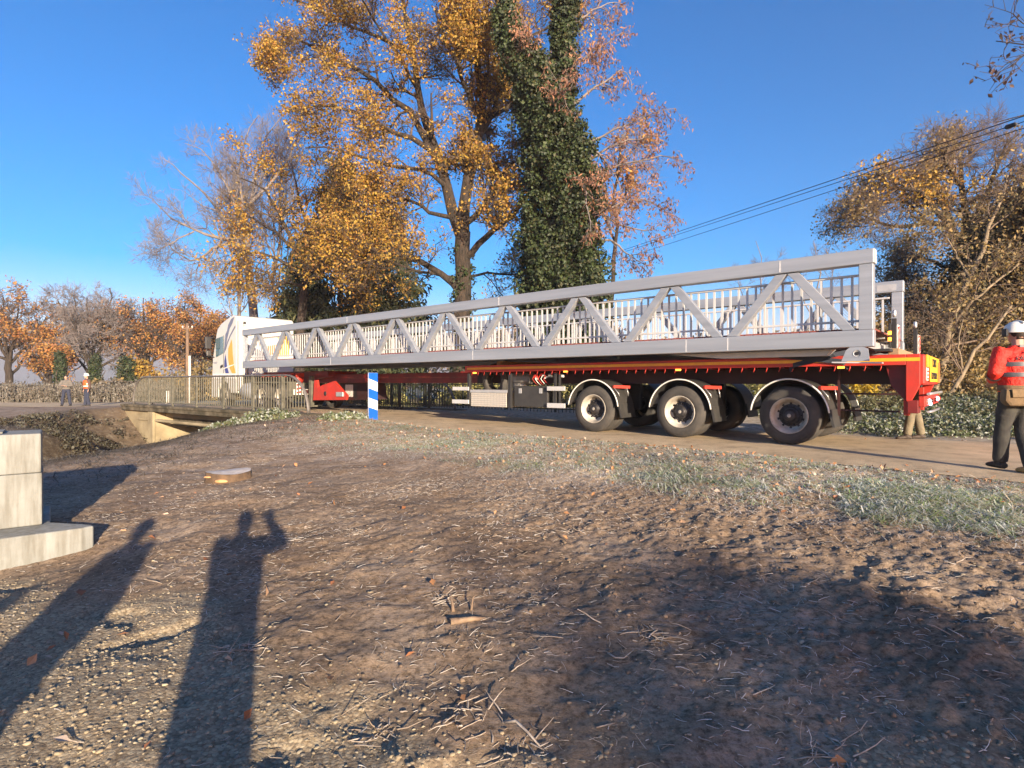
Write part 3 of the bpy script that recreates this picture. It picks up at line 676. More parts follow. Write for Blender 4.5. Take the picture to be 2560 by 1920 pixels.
# ------------------------------------------------------------------ low-loader trailer
tr = thing('semi_trailer', 'red extendable flatbed trailer with three twin-tyre axles and yellow side stripe', 'trailer', (P0[0], P0[1], 0), LRZ)
BT = 9.6; TW = 2.55
simple('side_rail', 0.18, BT, 0.0, 0.08, 1.335, 1.50, M['red'], tr, 0.006)
simple('side_rail', 0.18, BT, TW - 0.08, TW, 1.335, 1.50, M['red'], tr, 0.006)
simple('reflective_stripe', 0.0, BT - 0.02, -0.004, -0.0008, 1.395, 1.447, M['yellow'], tr)
simple('deck', 0.0, BT, 0.082, TW - 0.082, 1.40, 1.498, M['dred'], tr)
for t in np.arange(0.7, BT, 0.62): simple('cross_member', t, t + 0.07, 0.082, TW - 0.082, 1.31, 1.398, M['dred'], tr)
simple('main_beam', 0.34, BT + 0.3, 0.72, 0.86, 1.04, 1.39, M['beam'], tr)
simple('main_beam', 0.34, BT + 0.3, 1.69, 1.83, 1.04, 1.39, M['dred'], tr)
simple('extension_beam', BT - 0.5, 20.6, 0.95, 1.60, 1.05, 1.36, M['dred'], tr, 0.02)
simple('extension_stripe', BT + 0.4, 16.4, 0.945, 0.948, 1.20, 1.235, M['deckred'], tr)
simple('bed_front_plate', BT, BT + 0.05, 0.0, TW, 1.335, 1.50, M['red'], tr)
simple('bed_foot', BT - 0.02, BT + 0.22, 0.0, 0.4, 1.33, 1.36, M['red'], tr)
hook = MB().tube([(0, 0.0, 0.0), (0.004, -0.012, -0.03), (-0.006, -0.012, -0.06), (-0.018, -0.004, -0.085)], 0.008, 6).mesh('rope_hook', M['red'])
t = 0.5
while t < BT - 0.1: link('rope_hook', hook, tr, (-t, 0.02, 1.336)); t += 0.212
for x_, y_ in ((1186, 934), (1413.6, 929), (1695, 926), (2102, 921)):
    t, z = tz(x_, y_, 0.0)
    simple('marker_lamp', t - 0.05, t + 0.05, -0.012, 0.03, 1.295, 1.33, M['amber'], tr, 0.006)
# rear body
rb = MB(); rb.prism([(0, 1.50), (0, 1.04), (-0.02, 0.98), (-0.10, 0.80), (-0.15, 0.76), (-0.178, 0.80), (-0.178, 1.50)], 'y', 0, 0.10)
rb.build('rear_side_plate', M['red'], tr, 0.008); rb = MB()
rb.prism([(0, 1.50), (0, 1.04), (-0.02, 0.98), (-0.10, 0.80), (-0.15, 0.76), (-0.178, 0.80), (-0.178, 1.50)], 'y', TW - 0.10, TW)
rb.build('rear_side_plate', M['red'], tr, 0.008)
MB().prism([(-0.19, 0.78), (-0.18, 1.33), (-0.45, 1.33), (-0.38, 1.02)], 'y', 0.12, 0.18).build('gusset_plate', M['dred'], tr)
rc = MB().box(-0.12, 0.06, 0.06, TW - 0.06, 1.03, 1.497); rc.build('rear_cross_beam', M['red'], tr, 0.03)
MB().box(0.062, 0.075, 0.10, TW - 0.1, 1.30, 1.49).build('rear_yellow_panel', M['yellow'], tr)
sg = MB().box(0.076, 0.09, 0.52, 1.85, 1.08, 1.475); sg = sg.build('warning_sign', M['ysign'], tr, 0.004)
text_mesh('CONVOI', 0.2, M['ink'], 'lettering', sg, (0.0925, 1.185, 1.375), (R(90), 0, R(90)))
text_mesh('EXCEPTIONNEL', 0.155, M['ink'], 'lettering', sg, (0.0925, 1.185, 1.17), (R(90), 0, R(90)))
rp = MB(); rp.box(0.062, 0.072, 0.14, 0.46, 1.10, 1.34); rp = rp.build('reflector_plate', M['signwhite'], tr)
for k in range(4): MB().box(0.0725, 0.0755, 0.15, 0.45, 1.115 + k * 0.058, 1.135 + k * 0.058).build('red_bar', M['red'], rp)
MB().box(0.062, 0.085, TW - 0.55, TW - 0.1, 1.06, 1.42).build('orange_marker', M['orange'], tr)
# light bar
lb = MB().box(-0.02, 0.06, 0.02, TW - 0.02, 0.70, 0.86); lb.box(-0.22, -0.14, 0.12, 0.22, 0.56, 0.98); lb.box(-0.22, -0.14, TW - 0.22, TW - 0.12, 0.56, 0.98)
lb = lb.build('light_bar', M['red'], tr, 0.01)
MB().box(-0.16, -0.02, 0.0, 0.34, 0.60, 0.80).build('lamp_housing', M['dred'], tr, 0.01)
for (w_, z_, m_, r_) in ((0.12, 0.78, 'redlamp', 0.035), (0.24, 0.76, 'redlamp', 0.025), (0.62, 0.77, 'whitelamp', 0.04), (0.78, 0.73, 'whitelamp', 0.032), (2.2, 0.78, 'whitelamp', 0.04), (2.42, 0.78, 'redlamp', 0.035), (1.1, 0.77, 'lampdark', 0.04), (1.7, 0.77, 'lampdark', 0.04)):
    MB().lathe([(0, 0.062), (r_, 0.062), (r_ * 0.9, 0.085), (0, 0.092)], (0, w_, z_), 'x', 14).build('tail_lamp', M[m_], tr)
MB().tube([(0.10, 0.02, 0.895), (0.12, 0.5, 0.90), (0.12, 2.0, 0.90), (0.10, TW, 0.895)], 0.022, 8).build('rear_tube', M['silver'], tr)
MB().tube([(0.08, 0.3, 0.615), (0.10, 0.7, 0.61), (0.10, 2.0, 0.61)], 0.02, 8).build('rear_tube', M['silver'], tr)
# ladder under the rear
ld = MB(); 
for z_ in (0.88, 0.60): ld.beam((-0.30, 0.5, z_), (-1.15, 0.5, z_), 0.03, 0.03)
ld.box(-1.19, -1.15, 0.48, 0.52, 0.50, 1.33); ld.build('ladder', M['beam'], tr)
# wheels
def wheel_meshes():
    tp = [(0.285, 0.035), (0.298, 0.004), (0.33, -0.006), (0.375, -0.012), (0.38, -0.010), (0.425, -0.010), (0.43, -0.007), (0.468, 0.008), (0.492, 0.034), (0.5, 0.062)]
    for g in (0.095, 0.13, 0.165, 0.2): tp += [(0.5, g - 0.006), (0.488, g - 0.004), (0.488, g + 0.004), (0.5, g + 0.006)]
    tp += [(0.5, 0.225), (0.492, 0.25), (0.468, 0.276), (0.42, 0.29), (0.33, 0.286), (0.29, 0.27), (0.285, 0.24)]
    ty = MB().lathe(tp, n=48).mesh('wheel', M['rubber'])
    rm = MB().lathe([(0.29, 0.03), (0.308, 0.006), (0.312, -0.006), (0.306, -0.012), (0.296, -0.006), (0.288, 0.012), (0.262, 0.028), (0.254, 0.06), (0.240, 0.10), (0.222, 0.13), (0.195, 0.142)], n=40).mesh('rim', M['rim'])
    hb = MB(); hb.lathe([(0.198, 0.138), (0.16, 0.128), (0.142, 0.125), (0.142, 0.105), (0.13, 0.10), (0.105, 0.098), (0.10, 0.035), (0.085, 0.018), (0.05, 0.012), (0.0, 0.012)], n=24)
    for k in range(10):
        a = 2 * math.pi * k / 10; hb.lathe([(0.0, 0.085), (0.014, 0.087), (0.016, 0.128)], (0.165 * math.cos(a), 0, 0.165 * math.sin(a)), 'y', 6)
        a += 0.31; hb.lathe([(0.0, 0.1235), (0.021, 0.1235), (0.022, 0.135)], (0.214 * math.cos(a), 0, 0.214 * math.sin(a)), 'y', 8)
    hb.lathe([(0.0, 0.009), (0.03, 0.010), (0.035, 0.014)], n=12, mi=1)
    return ty, rm, hb.mesh('hub', [M['hub'], M['rim']])
TY, RM, HB = wheel_meshes()
def wheel(parent, t, w, z=0.5, far=False, full=True, s=1.0, ang=0.0):
    o = link('wheel', TY, parent, (-t, w, z)); o.rotation_euler = (0, ang, math.pi if far else 0); o.scale = (s, s, s)
    if full: link('rim', RM, o); link('hub', HB, o)
    return o
WT = (1.84, 3.81, 5.77)
for i, t in enumerate(WT):
    wheel(tr, t, 0.02, ang=0.3 * i); wheel(tr, t, 0.34, full=False)
    wheel(tr, t, TW - 0.02, far=True, ang=0.5 * i); wheel(tr, t, TW - 0.34, far=True, full=False)
    MB().tube([(-t, 0.3, 0.5), (-t, TW - 0.3, 0.5)], 0.075, 10).build('axle', M['black'], tr)
    simple('suspension', t - 0.25, t + 0.55, 0.72, 0.86, 0.42, 1.039, M['black'], tr, 0.03)
    simple('suspension', t - 0.25, t + 0.55, 1.69, 1.83, 0.42, 1.039, M['black'], tr, 0.03)
    for far in (0, 1):
        g = MB(); w0, w1 = (0.0, 0.64) if not far else (TW - 0.64, TW)
        aa = np.linspace(R(6), R(173), 22); ro, ri_ = 0.635, 0.622
        vs = []
        for a in aa:
            for rr, ww in ((ro, w0), (ro, w1), (ri_, w1), (ri_, w0)): vs.append((-t + rr * math.cos(a), ww, 0.5 + rr * math.sin(a)))
        fs = []
        for k in range(len(aa) - 1):
            for q in range(4): fs.append((k * 4 + q, k * 4 + (q + 1) % 4, k * 4 + 4 + (q + 1) % 4, k * 4 + 4 + q))
        fs += [(0, 1, 2, 3), tuple(4 * (len(aa) - 1) + q for q in (3, 2, 1, 0))]
        g.add(vs, fs, 0, False)
        g = g.build('mudguard', M['plastic'], tr)
        we = w0 - 0.012 if not far else w1 + 0.012
        MB().tube([(-t + 0.628 * math.cos(a), we, 0.5 + 0.628 * math.sin(a)) for a in aa], 0.014, 6).build('guard_trim', M['signwhite'], g)
        ga = t + 0.635 * 0.99
        MB().prism([(-t + 0.60, 0.62), (-t + 0.645, 0.62), (-t + 0.70, 0.33), (-t + 0.665, 0.33)], 'y', w0 + 0.02, w1 - 0.02).build('mud_flap', M['plastic'], g)
        # inner stay plate at the front of the guard
        MB().prism([(-t - 0.61, 0.72), (-t - 0.50, 0.84), (-t - 0.47, 0.74), (-t - 0.47, 0.66), (-t - 0.60, 0.62)], 'y', w0 + 0.1, w0 + 0.12).build('stay_plate', M['plastic'], g)
        if not far:
            MB().beam((-t + 0.47, w0 + 0.05, 0.98), (-t + 0.64, w0 + 0.45, 0.97), 0.05, 0.06).build('red_bracket', M['red'], g)
            for dx in (0.0, 0.14):
                MB().tube([(-t + 0.50 + dx, w0 + 0.06 + 2 * dx, 0.95), (-t + 0.585 + dx * 0.5, w0 + 0.08 + 2.0 * dx, 0.84), (-t + 0.60 + dx * 0.4, w0 + 0.1 + 2.0 * dx, 0.78)], 0.009, 5).build('stay_rod', M['silver'], g)
fl = MB().box(-1.20, -1.18, TW - 0.62, TW - 0.04, 0.34, 0.60).build('mud_flap', M['black'], tr)
text_mesh('FAYMONVILLE', 0.075, M['signwhite'], 'lettering', fl, (-1.176, TW - 0.33, 0.55), (R(90), 0, R(90)))
# side equipment between the bed front and the first axle
def eq(name, x0, x1, y0, y1, w0, w1, m, bevel=0.006):
    t1, za = tz(x0, y0, w0); t0, zb = tz(x1, y1, w0); tm, z0 = tz((x0 + x1) / 2, y1, w0); tm, z1 = tz((x0 + x1) / 2, y0, w0)
    return simple(name, t0, t1, w0, w1, z0, z1, m, tr, bevel)
eq('tool_box', 1177, 1266, 976, 1017, 0.06, 0.55, M['checker'], 0.012)
eq('tool_box_lid', 1175, 1268, 974.5, 982, 0.04, 0.56, M['alu_dull'])
bxo = eq('storage_box', 1285, 1369, 965, 1018, 0.08, 0.6, M['plastic'], 0.02)
for xx in (1301, 1352):
    t, z = tz(xx, 974, 0.08); MB().box(-t - 0.045, -t + 0.045, 0.066, 0.078, z - 0.09, z + 0.03).build('latch', M['alu_dull'], bxo, 0.004)
for x0, x1 in ((1168, 1174), (1270, 1277), (1384, 1390), (1396, 1399)): eq('guard_post', x0, x1, 934, 1019 if x0 > 1200 else 1011, 0.03, 0.10, M['black'])
for x0, x1, y0, y1 in ((1131, 1171, 967, 976), (1130, 1171, 999, 1009), (1367, 1412, 966, 977), (1367, 1412, 1008, 1020)): eq('side_guard_rail', x0, x1, y0, y1, 0.0, 0.028, M['alu_bar'])
t, z = tz(1237, 956, 0.45)
sp = link('spare_wheel', TY, tr, (-t, 0.40, z + 0.06)); sp.scale = (0.86, 0.9, 0.86); sp.rotation_euler = (0, 0.4, 0)
t, z = tz(1303, 940, 0.5); MB().lathe([(0, -0.3), (0.13, -0.29), (0.15, -0.25), (0.15, 0.25), (0.13, 0.29), (0, 0.3)], (-t, 0.6, 1.18), 'x', 20).build('air_tank', M['tank'], tr)
t2, z2 = tz(1292, 962, 0.5); MB().lathe([(0, -0.22), (0.11, -0.21), (0.12, 0.18), (0, 0.2)], (-t2, 0.65, 1.0), 'x', 16).build('air_tank', M['tank'], tr)
for (x0, y0, m_, s_) in ((1338, 941, 'red', .05), (1341, 947, 'signwhite', .022), (1357, 938, 'signwhite', .02), (1361, 945, 'signwhite', .018), (1374, 939, 'tank', .045), (1405, 940, 'signwhite', .03), (1352, 936, 'red', .03), (1366, 943, 'silver', .02), (1387, 930, 'red', .028)):
    t, z = tz(x0, y0, 0.2); MB().box(-t - s_, -t + s_, 0.2, 0.26, z - s_, z + s_).build('valve', M[m_], tr, 0.006)
for k in range(5):
    t, z = tz(1336 + 7 * k, 938, 0.22); MB().tube([(-t, 0.22, z), (-t - 0.03, 0.18, z - 0.09), (-t + 0.03, 0.2, z - 0.17), (-t + 0.05, 0.3, z - 0.24)], 0.009, 5).build('air_hose', M['signwhite' if k % 2 else 'red'], tr)
# front of the trailer: goose neck, red frame, legs
reg = lambda x, y: (300 + x / 3.456, 740 + y / 3.456)
fr = MB(); pl = [tz(*reg(x, y), 0.28) for x, y in ((1678, 726), (1700, 726), (1708, 790), (1748, 770), (1850, 735), (1960, 860), (1950, 898), (1668, 900))]
fr.prism([(-a, b_) for a, b_ in pl], 'y', 0.28, 0.36); fo = fr.build('neck_frame', M['red'], tr)
ta, za = tz(*reg(1770, 843), 0.27); MB().lathe([(0, 0.276), (0.085, 0.277), (0.085, 0.30)], (-ta, 0, za), 'y', 10).build('frame_opening', M['black'], fo)
pl2 = [(tz(*reg(x, y), 0.28)) for x, y in ((1700, 740), (1960, 740), (1985, 900), (1700, 905))]
MB().prism([(-a, b_) for a, b_ in pl2], 'y', 1.2, 1.8).build('neck_housing', M['beam'], tr)
simple('winch', 15.6, 16.0, 0.24, 0.3, 0.60, 0.75, M['silver'], tr, 0.01)
ta, za = tz(775, 935, 0.4); simple('landing_leg', ta - 0.09, ta + 0.09, 0.4, 0.52, 0.25, 1.3, M['railing'], tr, 0.01)
simple('landing_foot', ta - 0.2, ta + 0.2, 0.33, 0.6, 0.20, 0.25, M['railing'], tr, 0.01)
simple('landing_leg', ta - 0.09, ta + 0.09, TW - 0.52, TW - 0.4, 0.25, 1.3, M['railing'], tr, 0.01)
MB().prism([(-17.2, 1.28), (-17.2, 1.48), (-22.0, 1.48), (-22.0, 1.34), (-20.8, 1.2), (-18.0, 1.2)], 'y', 0.7, 1.9).build('goose_neck', M['dred'], tr, 0.01)
mbn = MB()
for k in range(7): mbn.beam((-18.2 - k * 0.42, 0.34, 1.34), (-18.2 - k * 0.42, 0.02, 1.34), 0.04, 0.12)
mbn.build('neck_outrigger', M['red'], tr)
ta, za = tz(911, 934, 0.6)
for k, (dx, dz) in enumerate(((0, 0), (0.14, 0.05), (0.28, -0.03), (0.1, -0.1))): MB().box(-ta - 0.08 + dx, -ta + 0.06 + dx, 0.6, 0.75, 1.2 + dz, 1.32 + dz).build('pulley_block', M['red'], tr, 0.02)
ta, za = tz(887, 970, 1.4); simple('control_cabinet', ta - 0.2, ta + 0.3, 1.2, 1.6, 0.55, 1.0, M['signwhite'], tr, 0.01)
simple('control_cabinet', ta - 0.45, ta - 0.22, 1.2, 1.6, 0.5, 1.0, M['black'], tr, 0.01)

# marker boards standing on the bed
def marker(label, t, w, z0, z1, wide, lamps):
    o = thing('marker_board', label, 'marker board', Wp(t, w, 1.503), LRZ)
    h = z1 - z0
    MB().box(-0.03, 0.03, -0.03, 0.03, 0, h + 0.08).build('post', M['black'], o, 0.004)
    if lamps: MB().box(-0.075, -0.035, -0.055, 0.06, 0.12, h).build('lamp_panel', M['black'], o, 0.006)
    bd = MB().box(0.034, 0.045, 0.0, wide, 0.02, h - 0.02).build('board', M['signwhite'], o)
    n = 7
    for k in range(n):
        a = k / n * (h + wide) - wide * 0.6
        pl = [(0.004, a), (0.004, a + 0.06), (wide - 0.004, a + 0.06 + wide * .8), (wide - 0.004, a + wide * .8)]
        pl = [(q[0], min(max(q[1], 0.03), h - 0.03)) for q in pl]
        if max(q[1] for q in pl) - min(q[1] for q in pl) < 0.02: continue
        MB().prism(pl, 'x', 0.0455, 0.048).build('red_stripe', M['red'], bd)
    if lamps:
        for z_ in (0.22, h - 0.18):
            MB().box(-0.082, -0.0755, -0.045, 0.045, z_, z_ + 0.06).build('lamp', M['amber'], o); MB().box(-0.07, -0.03, -0.066, -0.056, z_, z_ + 0.06).build('lamp', M['amber'], o)
    MB().lathe([(0, h + 0.1), (0.02, h + 0.1), (0.028, h + 0.13), (0.028, h + 0.2), (0.015, h + 0.22), (0, h + 0.22)], (0, 0, 0), 'z', 10).build('beacon', M['silver'], o)
marker('tall marker board with two amber lamps on the rear of the red trailer', 0.36, 0.30, 0, 0.50, 0.26, True)
marker('lower red and white marker board on the far rear corner of the trailer', 0.25, 2.1, 0, 0.45, 0.34, False)

# ------------------------------------------------------------------ tractor unit
CT = 22.84
tk = thing('truck', 'white lorry cab with blue and gold side swoosh standing behind the old bridge railing', 'truck', Wp(CT, 0, 0), LRZ)
prof = [(0, .62), (0, 3.70), (.10, 3.80), (.35, 3.85), (.87, 3.74), (1.49, 3.56), (1.83, 3.36), (1.95, 3.12), (2.31, 2.12), (2.38, 1.46), (2.42, .42), (1.85, .42), (1.75, .75), (1.52, 1.02), (1.2, 1.12), (.88, 1.02), (.66, .75), (.58, .62)]
cab = MB().prism([(-a, b_) for a, b_ in prof], 'y', 0, 2.5).build('cab', M['white'], tk, 0.045)
def cpoly(name, pts, m, w=0.0, d=0.004, parent=cab):
    pl = [tz(*reg(x, y), 0.0) for x, y in pts]
    return MB().prism([(-(a - CT), b_) for a, b_ in pl], 'y', w - d, w - 0.0006).build(name, m, parent)
wn_ = cpoly('side_window', [(827, 372), (893, 346), (893, 496), (866, 512), (832, 530)], M['glass'], 0, 0.012)
cpoly('gold_swoosh', [(966, 372), (936, 455), (934, 540), (946, 620), (968, 668), (1001, 668), (986, 600), (975, 500), (972, 420)], M['gold'])
cpoly('blue_swoosh', [(912, 500), (903, 560), (902, 610), (912, 668), (942, 668), (926, 610), (919, 550)], M['blue'])
cpoly('grey_swoosh', [(990, 178), (960, 200), (936, 250), (926, 300), (912, 330), (905, 430), (898, 500), (912, 470), (925, 380), (940, 320), (950, 280), (975, 230)], M['greystripe'])
cpoly('grey_swoosh', [(998, 250), (975, 290), (950, 340), (925, 400), (908, 470), (914, 470), (935, 400), (958, 345), (982, 300), (1000, 268)], M['greystripe'])
cpoly('white_swoosh', [(984, 590), (940, 604), (905, 622), (870, 640), (905, 629), (940, 614), (984, 598)], M['signwhite'], -0.004)
cpoly('door_seam', [(896, 340), (900, 340), (898, 668), (894, 668)], M['plastic'], 0, 0.002)
cpoly('door_handle', [(872, 604), (888, 592), (892, 610), (872, 626)], M['black'], 0, 0.03)
cpoly('lettering', [(808, 573), (842, 569), (842, 574), (808, 578)], M['greystripe'], 0, 0.003)
cpoly('lettering', [(812, 583), (838, 580), (838, 584), (812, 587)], M['greystripe'], 0, 0.003)
cpoly('step_well', [(806, 672), (1000, 672), (1000, 716), (806, 716)], M['signwhite'], 0, 0.02)
MB().box(-2.43, -2.35, 0.1, 2.4, 2.2, 3.05).build('windscreen', M['glass'], tk) if False else None
MB().prism([(-(1.965), 3.06), (-(2.30), 2.18), (-(2.325), 2.18), (-(1.99), 3.06)], 'y', 0.12, 2.38).build('windscreen', M['glass'], tk)
MB().box(-2.25, -1.5, 0.0, 2.5, 3.30, 3.32).build('sun_visor', M['plastic'], tk) if False else None
for s_ in (-0.26, 2.56):
    mi_ = MB().box(-2.36, -2.24, s_ - .06, s_ + 0.2, 2.52, 3.05).build('mirror', M['black'], tk, 0.03)
    MB().tube([(-2.1, s_ + 0.25 if s_ < 0 else s_ - 0.05, 3.0), (-2.3, s_ + 0.02, 3.04), (-2.31, s_, 2.3), (-2.1, s_ + 0.25 if s_ < 0 else s_ - 0.05, 2.15)], 0.022, 6).build('mirror_frame', M['black'], mi_)
    MB().box(-2.34, -2.26, s_, s_ + 0.2, 2.20, 2.45).build('wide_mirror', M['plastic'], mi_, 0.03)
# rear wall details
MB().tube([(0.03, 0.35, 2.9), (0.05, 0.45, 2.6), (0.05, 0.45, 1.9), (0.08, 0.42, 1.2)], 0.018, 6).build('hose', M['plastic'], tk)
MB().box(0.0008, 0.02, 0.28, 0.38, 3.48, 3.58).build('rear_badge', M['plastic'], cab)
MB().box(0.0008, 0.012, 0.25, 0.42, 3.40, 3.415).build('rear_badge', M['plastic'], cab)
MB().prism([(1.75, 3.05), (2.15, 3.15), (2.3, 2.75), (2.25, 2.2), (1.75, 2.2), (1.9, 2.6)], 'x', 0.0008, 0.006).build('gold_swoosh', M['gold'], cab)
MB().prism([(1.2, 2.6), (1.7, 2.7), (1.7, 2.3), (1.2, 2.2)], 'x', 0.0008, 0.006).build('red_swoosh', M['orange'], cab)
MB().box(0.001, 0.25, -0.0, 0.16, 0.75, 3.6).build('side_fairing', M['white'], tk, 0.02)
MB().box(0.03, 0.5, 0.25, 2.25, 0.95, 1.3).build('equipment_rack', M['plastic'], tk, 0.02)
# chassis and wheels
MB().box(-2.0, 4.35, 0.75, 0.95, 0.75, 1.02).box(-2.0, 4.35, 1.55, 1.75, 0.75, 1.02).build('chassis', M['black'], tk)
MB().lathe([(0, -0.5), (0.33, -0.49), (0.35, -0.46), (0.35, 0.46), (0.33, 0.49), (0, 0.5)], (0.75, 0.35, 0.72), 'x', 20).build('fuel_tank', M['alu_dull'], tk)
MB().box(1.45, 4.15, 0.0, 0.62, 1.04, 1.10).box(4.15, 4.2, 0.0, 0.62, 0.55, 1.10).box(1.40, 1.45, 0.0, 0.62, 0.6, 1.10).build('rear_wing', M['railing'], tk, 0.02)
MB().box(1.45, 4.15, 1.88, 2.5, 1.04, 1.10).build('rear_wing', M['plastic'], tk, 0.02)
for tt, ful in ((-1.2, 0), (2.1, 1), (3.45, 1)):
    wheel(tk, -tt * 1.0 if True else 0, 0.03, 0.53, s=1.02); wheel(tk, -tt, 2.47, 0.53, far=True, s=1.02)
rbar = MB().box(4.36, 4.44, 0.05, 2.45, 0.62, 0.82).build('rear_bumper', M['white'], tk, 0.01)
for w_ in (0.15, 2.1):
    bl = MB().box(4.45, 4.47, w_, w_ + 0.22, 0.62, 1.05).build('hazard_panel', M['signwhite'], tk)
    for k in range(3): MB().prism([(w_ + 0.005, 0.66 + k * .14), (w_ + 0.215, 0.60 + k * .14 + 0.1), (w_ + 0.215, 0.67 + k * .14 + 0.1), (w_ + 0.005, 0.73 + k * .14)], 'x', 4.4705, 4.474).build('red_stripe', M['red'], bl)
MB().box(4.45, 4.462, 0.9, 1.5, 0.64, 0.78).build('number_plate', M['signwhite'], tk, 0.003)
MB().lathe([(0, 0), (0.16, 0.0), (0.16, 0.03), (0, 0.03)], (4.50, 0.25, 1.2), 'x', 18).build('round_reflector', M['red'], tk)
for w_ in (0.4, 1.9): MB().box(4.445, 4.47, w_, w_ + 0.35, 0.66, 0.8).build('tail_lamp', M['lampdark'], tk)

# ------------------------------------------------------------------ sign post by the road
sgp = Wp(0, 0, 0); sx_, sy_ = px(933, 1044, 15.4).x, 15.4
sg = thing('marker_sign', 'blue and white striped marker plate at the road edge by the old bridge', 'sign', (sx_, sy_, hz(sx_, sy_) - 0.03), R(-28))
SGH = 1.36; SGW = 0.36
# plate: local y = across the plate, x = thickness
def trap(z0, z1, z2, z3, x0, x1): return [(-SGW / 2, z0), (SGW / 2, z1), (SGW / 2, z2), (-SGW / 2, z3)]
plt_ = MB().box(-0.025, 0.0, -SGW / 2, SGW / 2, 0.08, SGH).build('plate', M['alu_dull'], sg, 0.006)
n = 5; hh = (SGH - 0.09) / n
for k in range(n):
    z0 = 0.085 + k * hh; sl_ = 0.10
    pl = [(-SGW / 2 + 0.004, z0 + (0 if k == 0 else sl_)), (SGW / 2 - 0.004, z0), (SGW / 2 - 0.004, z0 + hh), (-SGW / 2 + 0.004, z0 + hh + (0 if k == n - 1 else sl_))]
    if k % 2 == 0:
        MB().prism(pl, 'x', 0.0006, 0.004).build('blue_band', M['signblue'], plt_); MB().prism(pl, 'x', -0.029, -0.0256).build('blue_band', M['signblue'], plt_)
    else:
        MB().prism(pl, 'x', 0.0006, 0.004).build('white_band', M['signwhite'], plt_); MB().prism(pl, 'x', -0.029, -0.0256).build('white_band', M['signwhite'], plt_)
MB().box(-0.065, -0.026, -0.04, 0.04, -0.2, 1.1).build('post', M['plastic'], sg)

# ------------------------------------------------------------------ new concrete abutment, lower left
ab = thing('concrete_abutment', 'fresh pale concrete abutment wall with footing at the left edge', 'abutment', (-4.66, 5.67, -0.5), math.atan2(0.62, 0.78))
MB().box(-3.2, 0.0, 0.0, 0.62, 0.16, 0.675).build('wall_lift', M['concrete'], ab, 0.012)
MB().box(-3.2, -0.006, 0.004, 0.62, 0.678, 1.065).build('wall_lift', M['concrete'], ab, 0.012)
for tx_, tz_ in ((-0.35, 0.30), (-0.35, 0.56), (-0.35, 0.86), (-1.25, 0.30), (-1.25, 0.86)):
    MB().lathe([(0, -0.0035), (0.014, -0.0035), (0.016, -0.0008)], (tx_, 0.0 if tz_ < .67 else 0.004, tz_), 'y', 12).build('tie_hole', M['oldconc'], ab)
MB().box(-3.2, -0.30, 0.15, 0.55, 1.067, 1.085).build('wall_top', M['concrete'], ab, 0.004)
MB().prism([(-3.4, -0.62), (-0.28, -0.42), (0.30, -0.40), (0.40, -0.36), (0.38, -0.28), (0.06, 0.10), (0.06, 1.1), (-3.2, 1.1)], 'z', -0.45, 0.157).build('footing', M['concrete'], ab, 0.015)

# ------------------------------------------------------------------ tree stump and torn root
stx, sty = px(572, 1175, 8.6).x, 8.6
st = thing('tree_stump', 'low freshly cut tree stump with frosted top on bare soil', 'stump', (stx, sty, hz(stx, sty) - 0.04), 0)
vs = []; nn = 36
rim_ = [(0.30 + 0.03 * math.sin(2 * a) * .5 + 0.008 * math.sin(7 * a + 1) + 0.006 * math.sin(13 * a)) for a in np.linspace(0, 2 * math.pi, nn, endpoint=False)]
mb = MB(); layers = ((1.10, -0.05), (1.04, 0.04), (1.0, 0.10), (0.99, 0.155))
for s_, z_ in layers:
    for k in range(nn): a = 2 * math.pi * k / nn; mb.v.append((rim_[k] * s_ * math.cos(a), rim_[k] * s_ * math.sin(a), z_ + 0.015 * math.sin(2 * a) * (z_ > 0.15)))
for i in range(3):
    for k in range(nn): mb.f.append((i * nn + k, i * nn + (k + 1) % nn, (i + 1) * nn + (k + 1) % nn, (i + 1) * nn + k)); mb.mi.append(0); mb.sm.append(True)
mb.build('bark', M['stumpbark'], st)
tp = MB(); tp.v = [(0.985 * rim_[k] * math.cos(2 * math.pi * k / nn), 0.985 * rim_[k] * math.sin(2 * math.pi * k / nn), 0.157 + 0.015 * math.sin(4 * math.pi * k / nn)) for k in range(nn)] + [(0, 0, 0.16)]
for k in range(nn): tp.f.append((k, (k + 1) % nn, nn)); tp.mi.append(0); tp.sm.append(False)
tp.build('cut_face', M['frosttop'], st)
MB().ball((0.05, -0.325, 0.06), (0.10, 0.03, 0.028), 10).build('chipped_patch', M['cutwood'], st)
MB().ball((-0.18, -0.27, 0.11), (0.06, 0.025, 0.015), 8).build('chipped_patch', M['cutwood'], st)

def ground_pt(x, y, z=-0.35):
    for _ in range(6):
        Y = F_PX * (CAM_Z - z) / (y - 956); X = (x - 1280) / F_PX * Y; z = hz(X, Y)
    return X, Y, z
def root_piece(label, pts, r, m, cat='root', group=None, name='tree_root'):
    X, Y, z = ground_pt(*pts[0][:2])
    P_ = []
    for (a, b_, h_) in pts:
        x_, y_, z_ = ground_pt(a, b_); P_.append(Vector((x_ - X, y_ - Y, z_ - z + h_)))
    rr = [r * (1 - 0.6 * i / (len(P_) - 1)) for i in range(len(P_))]
    o = MB().tube(P_, rr, 7).build(name, m, None, 0, (X, Y, z)); return tag(o, label, cat, group)
root_piece('thick torn root lying half buried in the middle foreground soil', [(1125, 1560, 0.01), (1155, 1556, 0.012), (1185, 1553, 0.015), (1214, 1549, 0.005)], 0.026, M['rootwood'])
root_piece('forked upright root stub beside the thick torn root', [(1133, 1530, 0), (1131, 1522, 0.03), (1127, 1515, 0.055), (1120, 1512, 0.07)], 0.012, M['rootwood'])
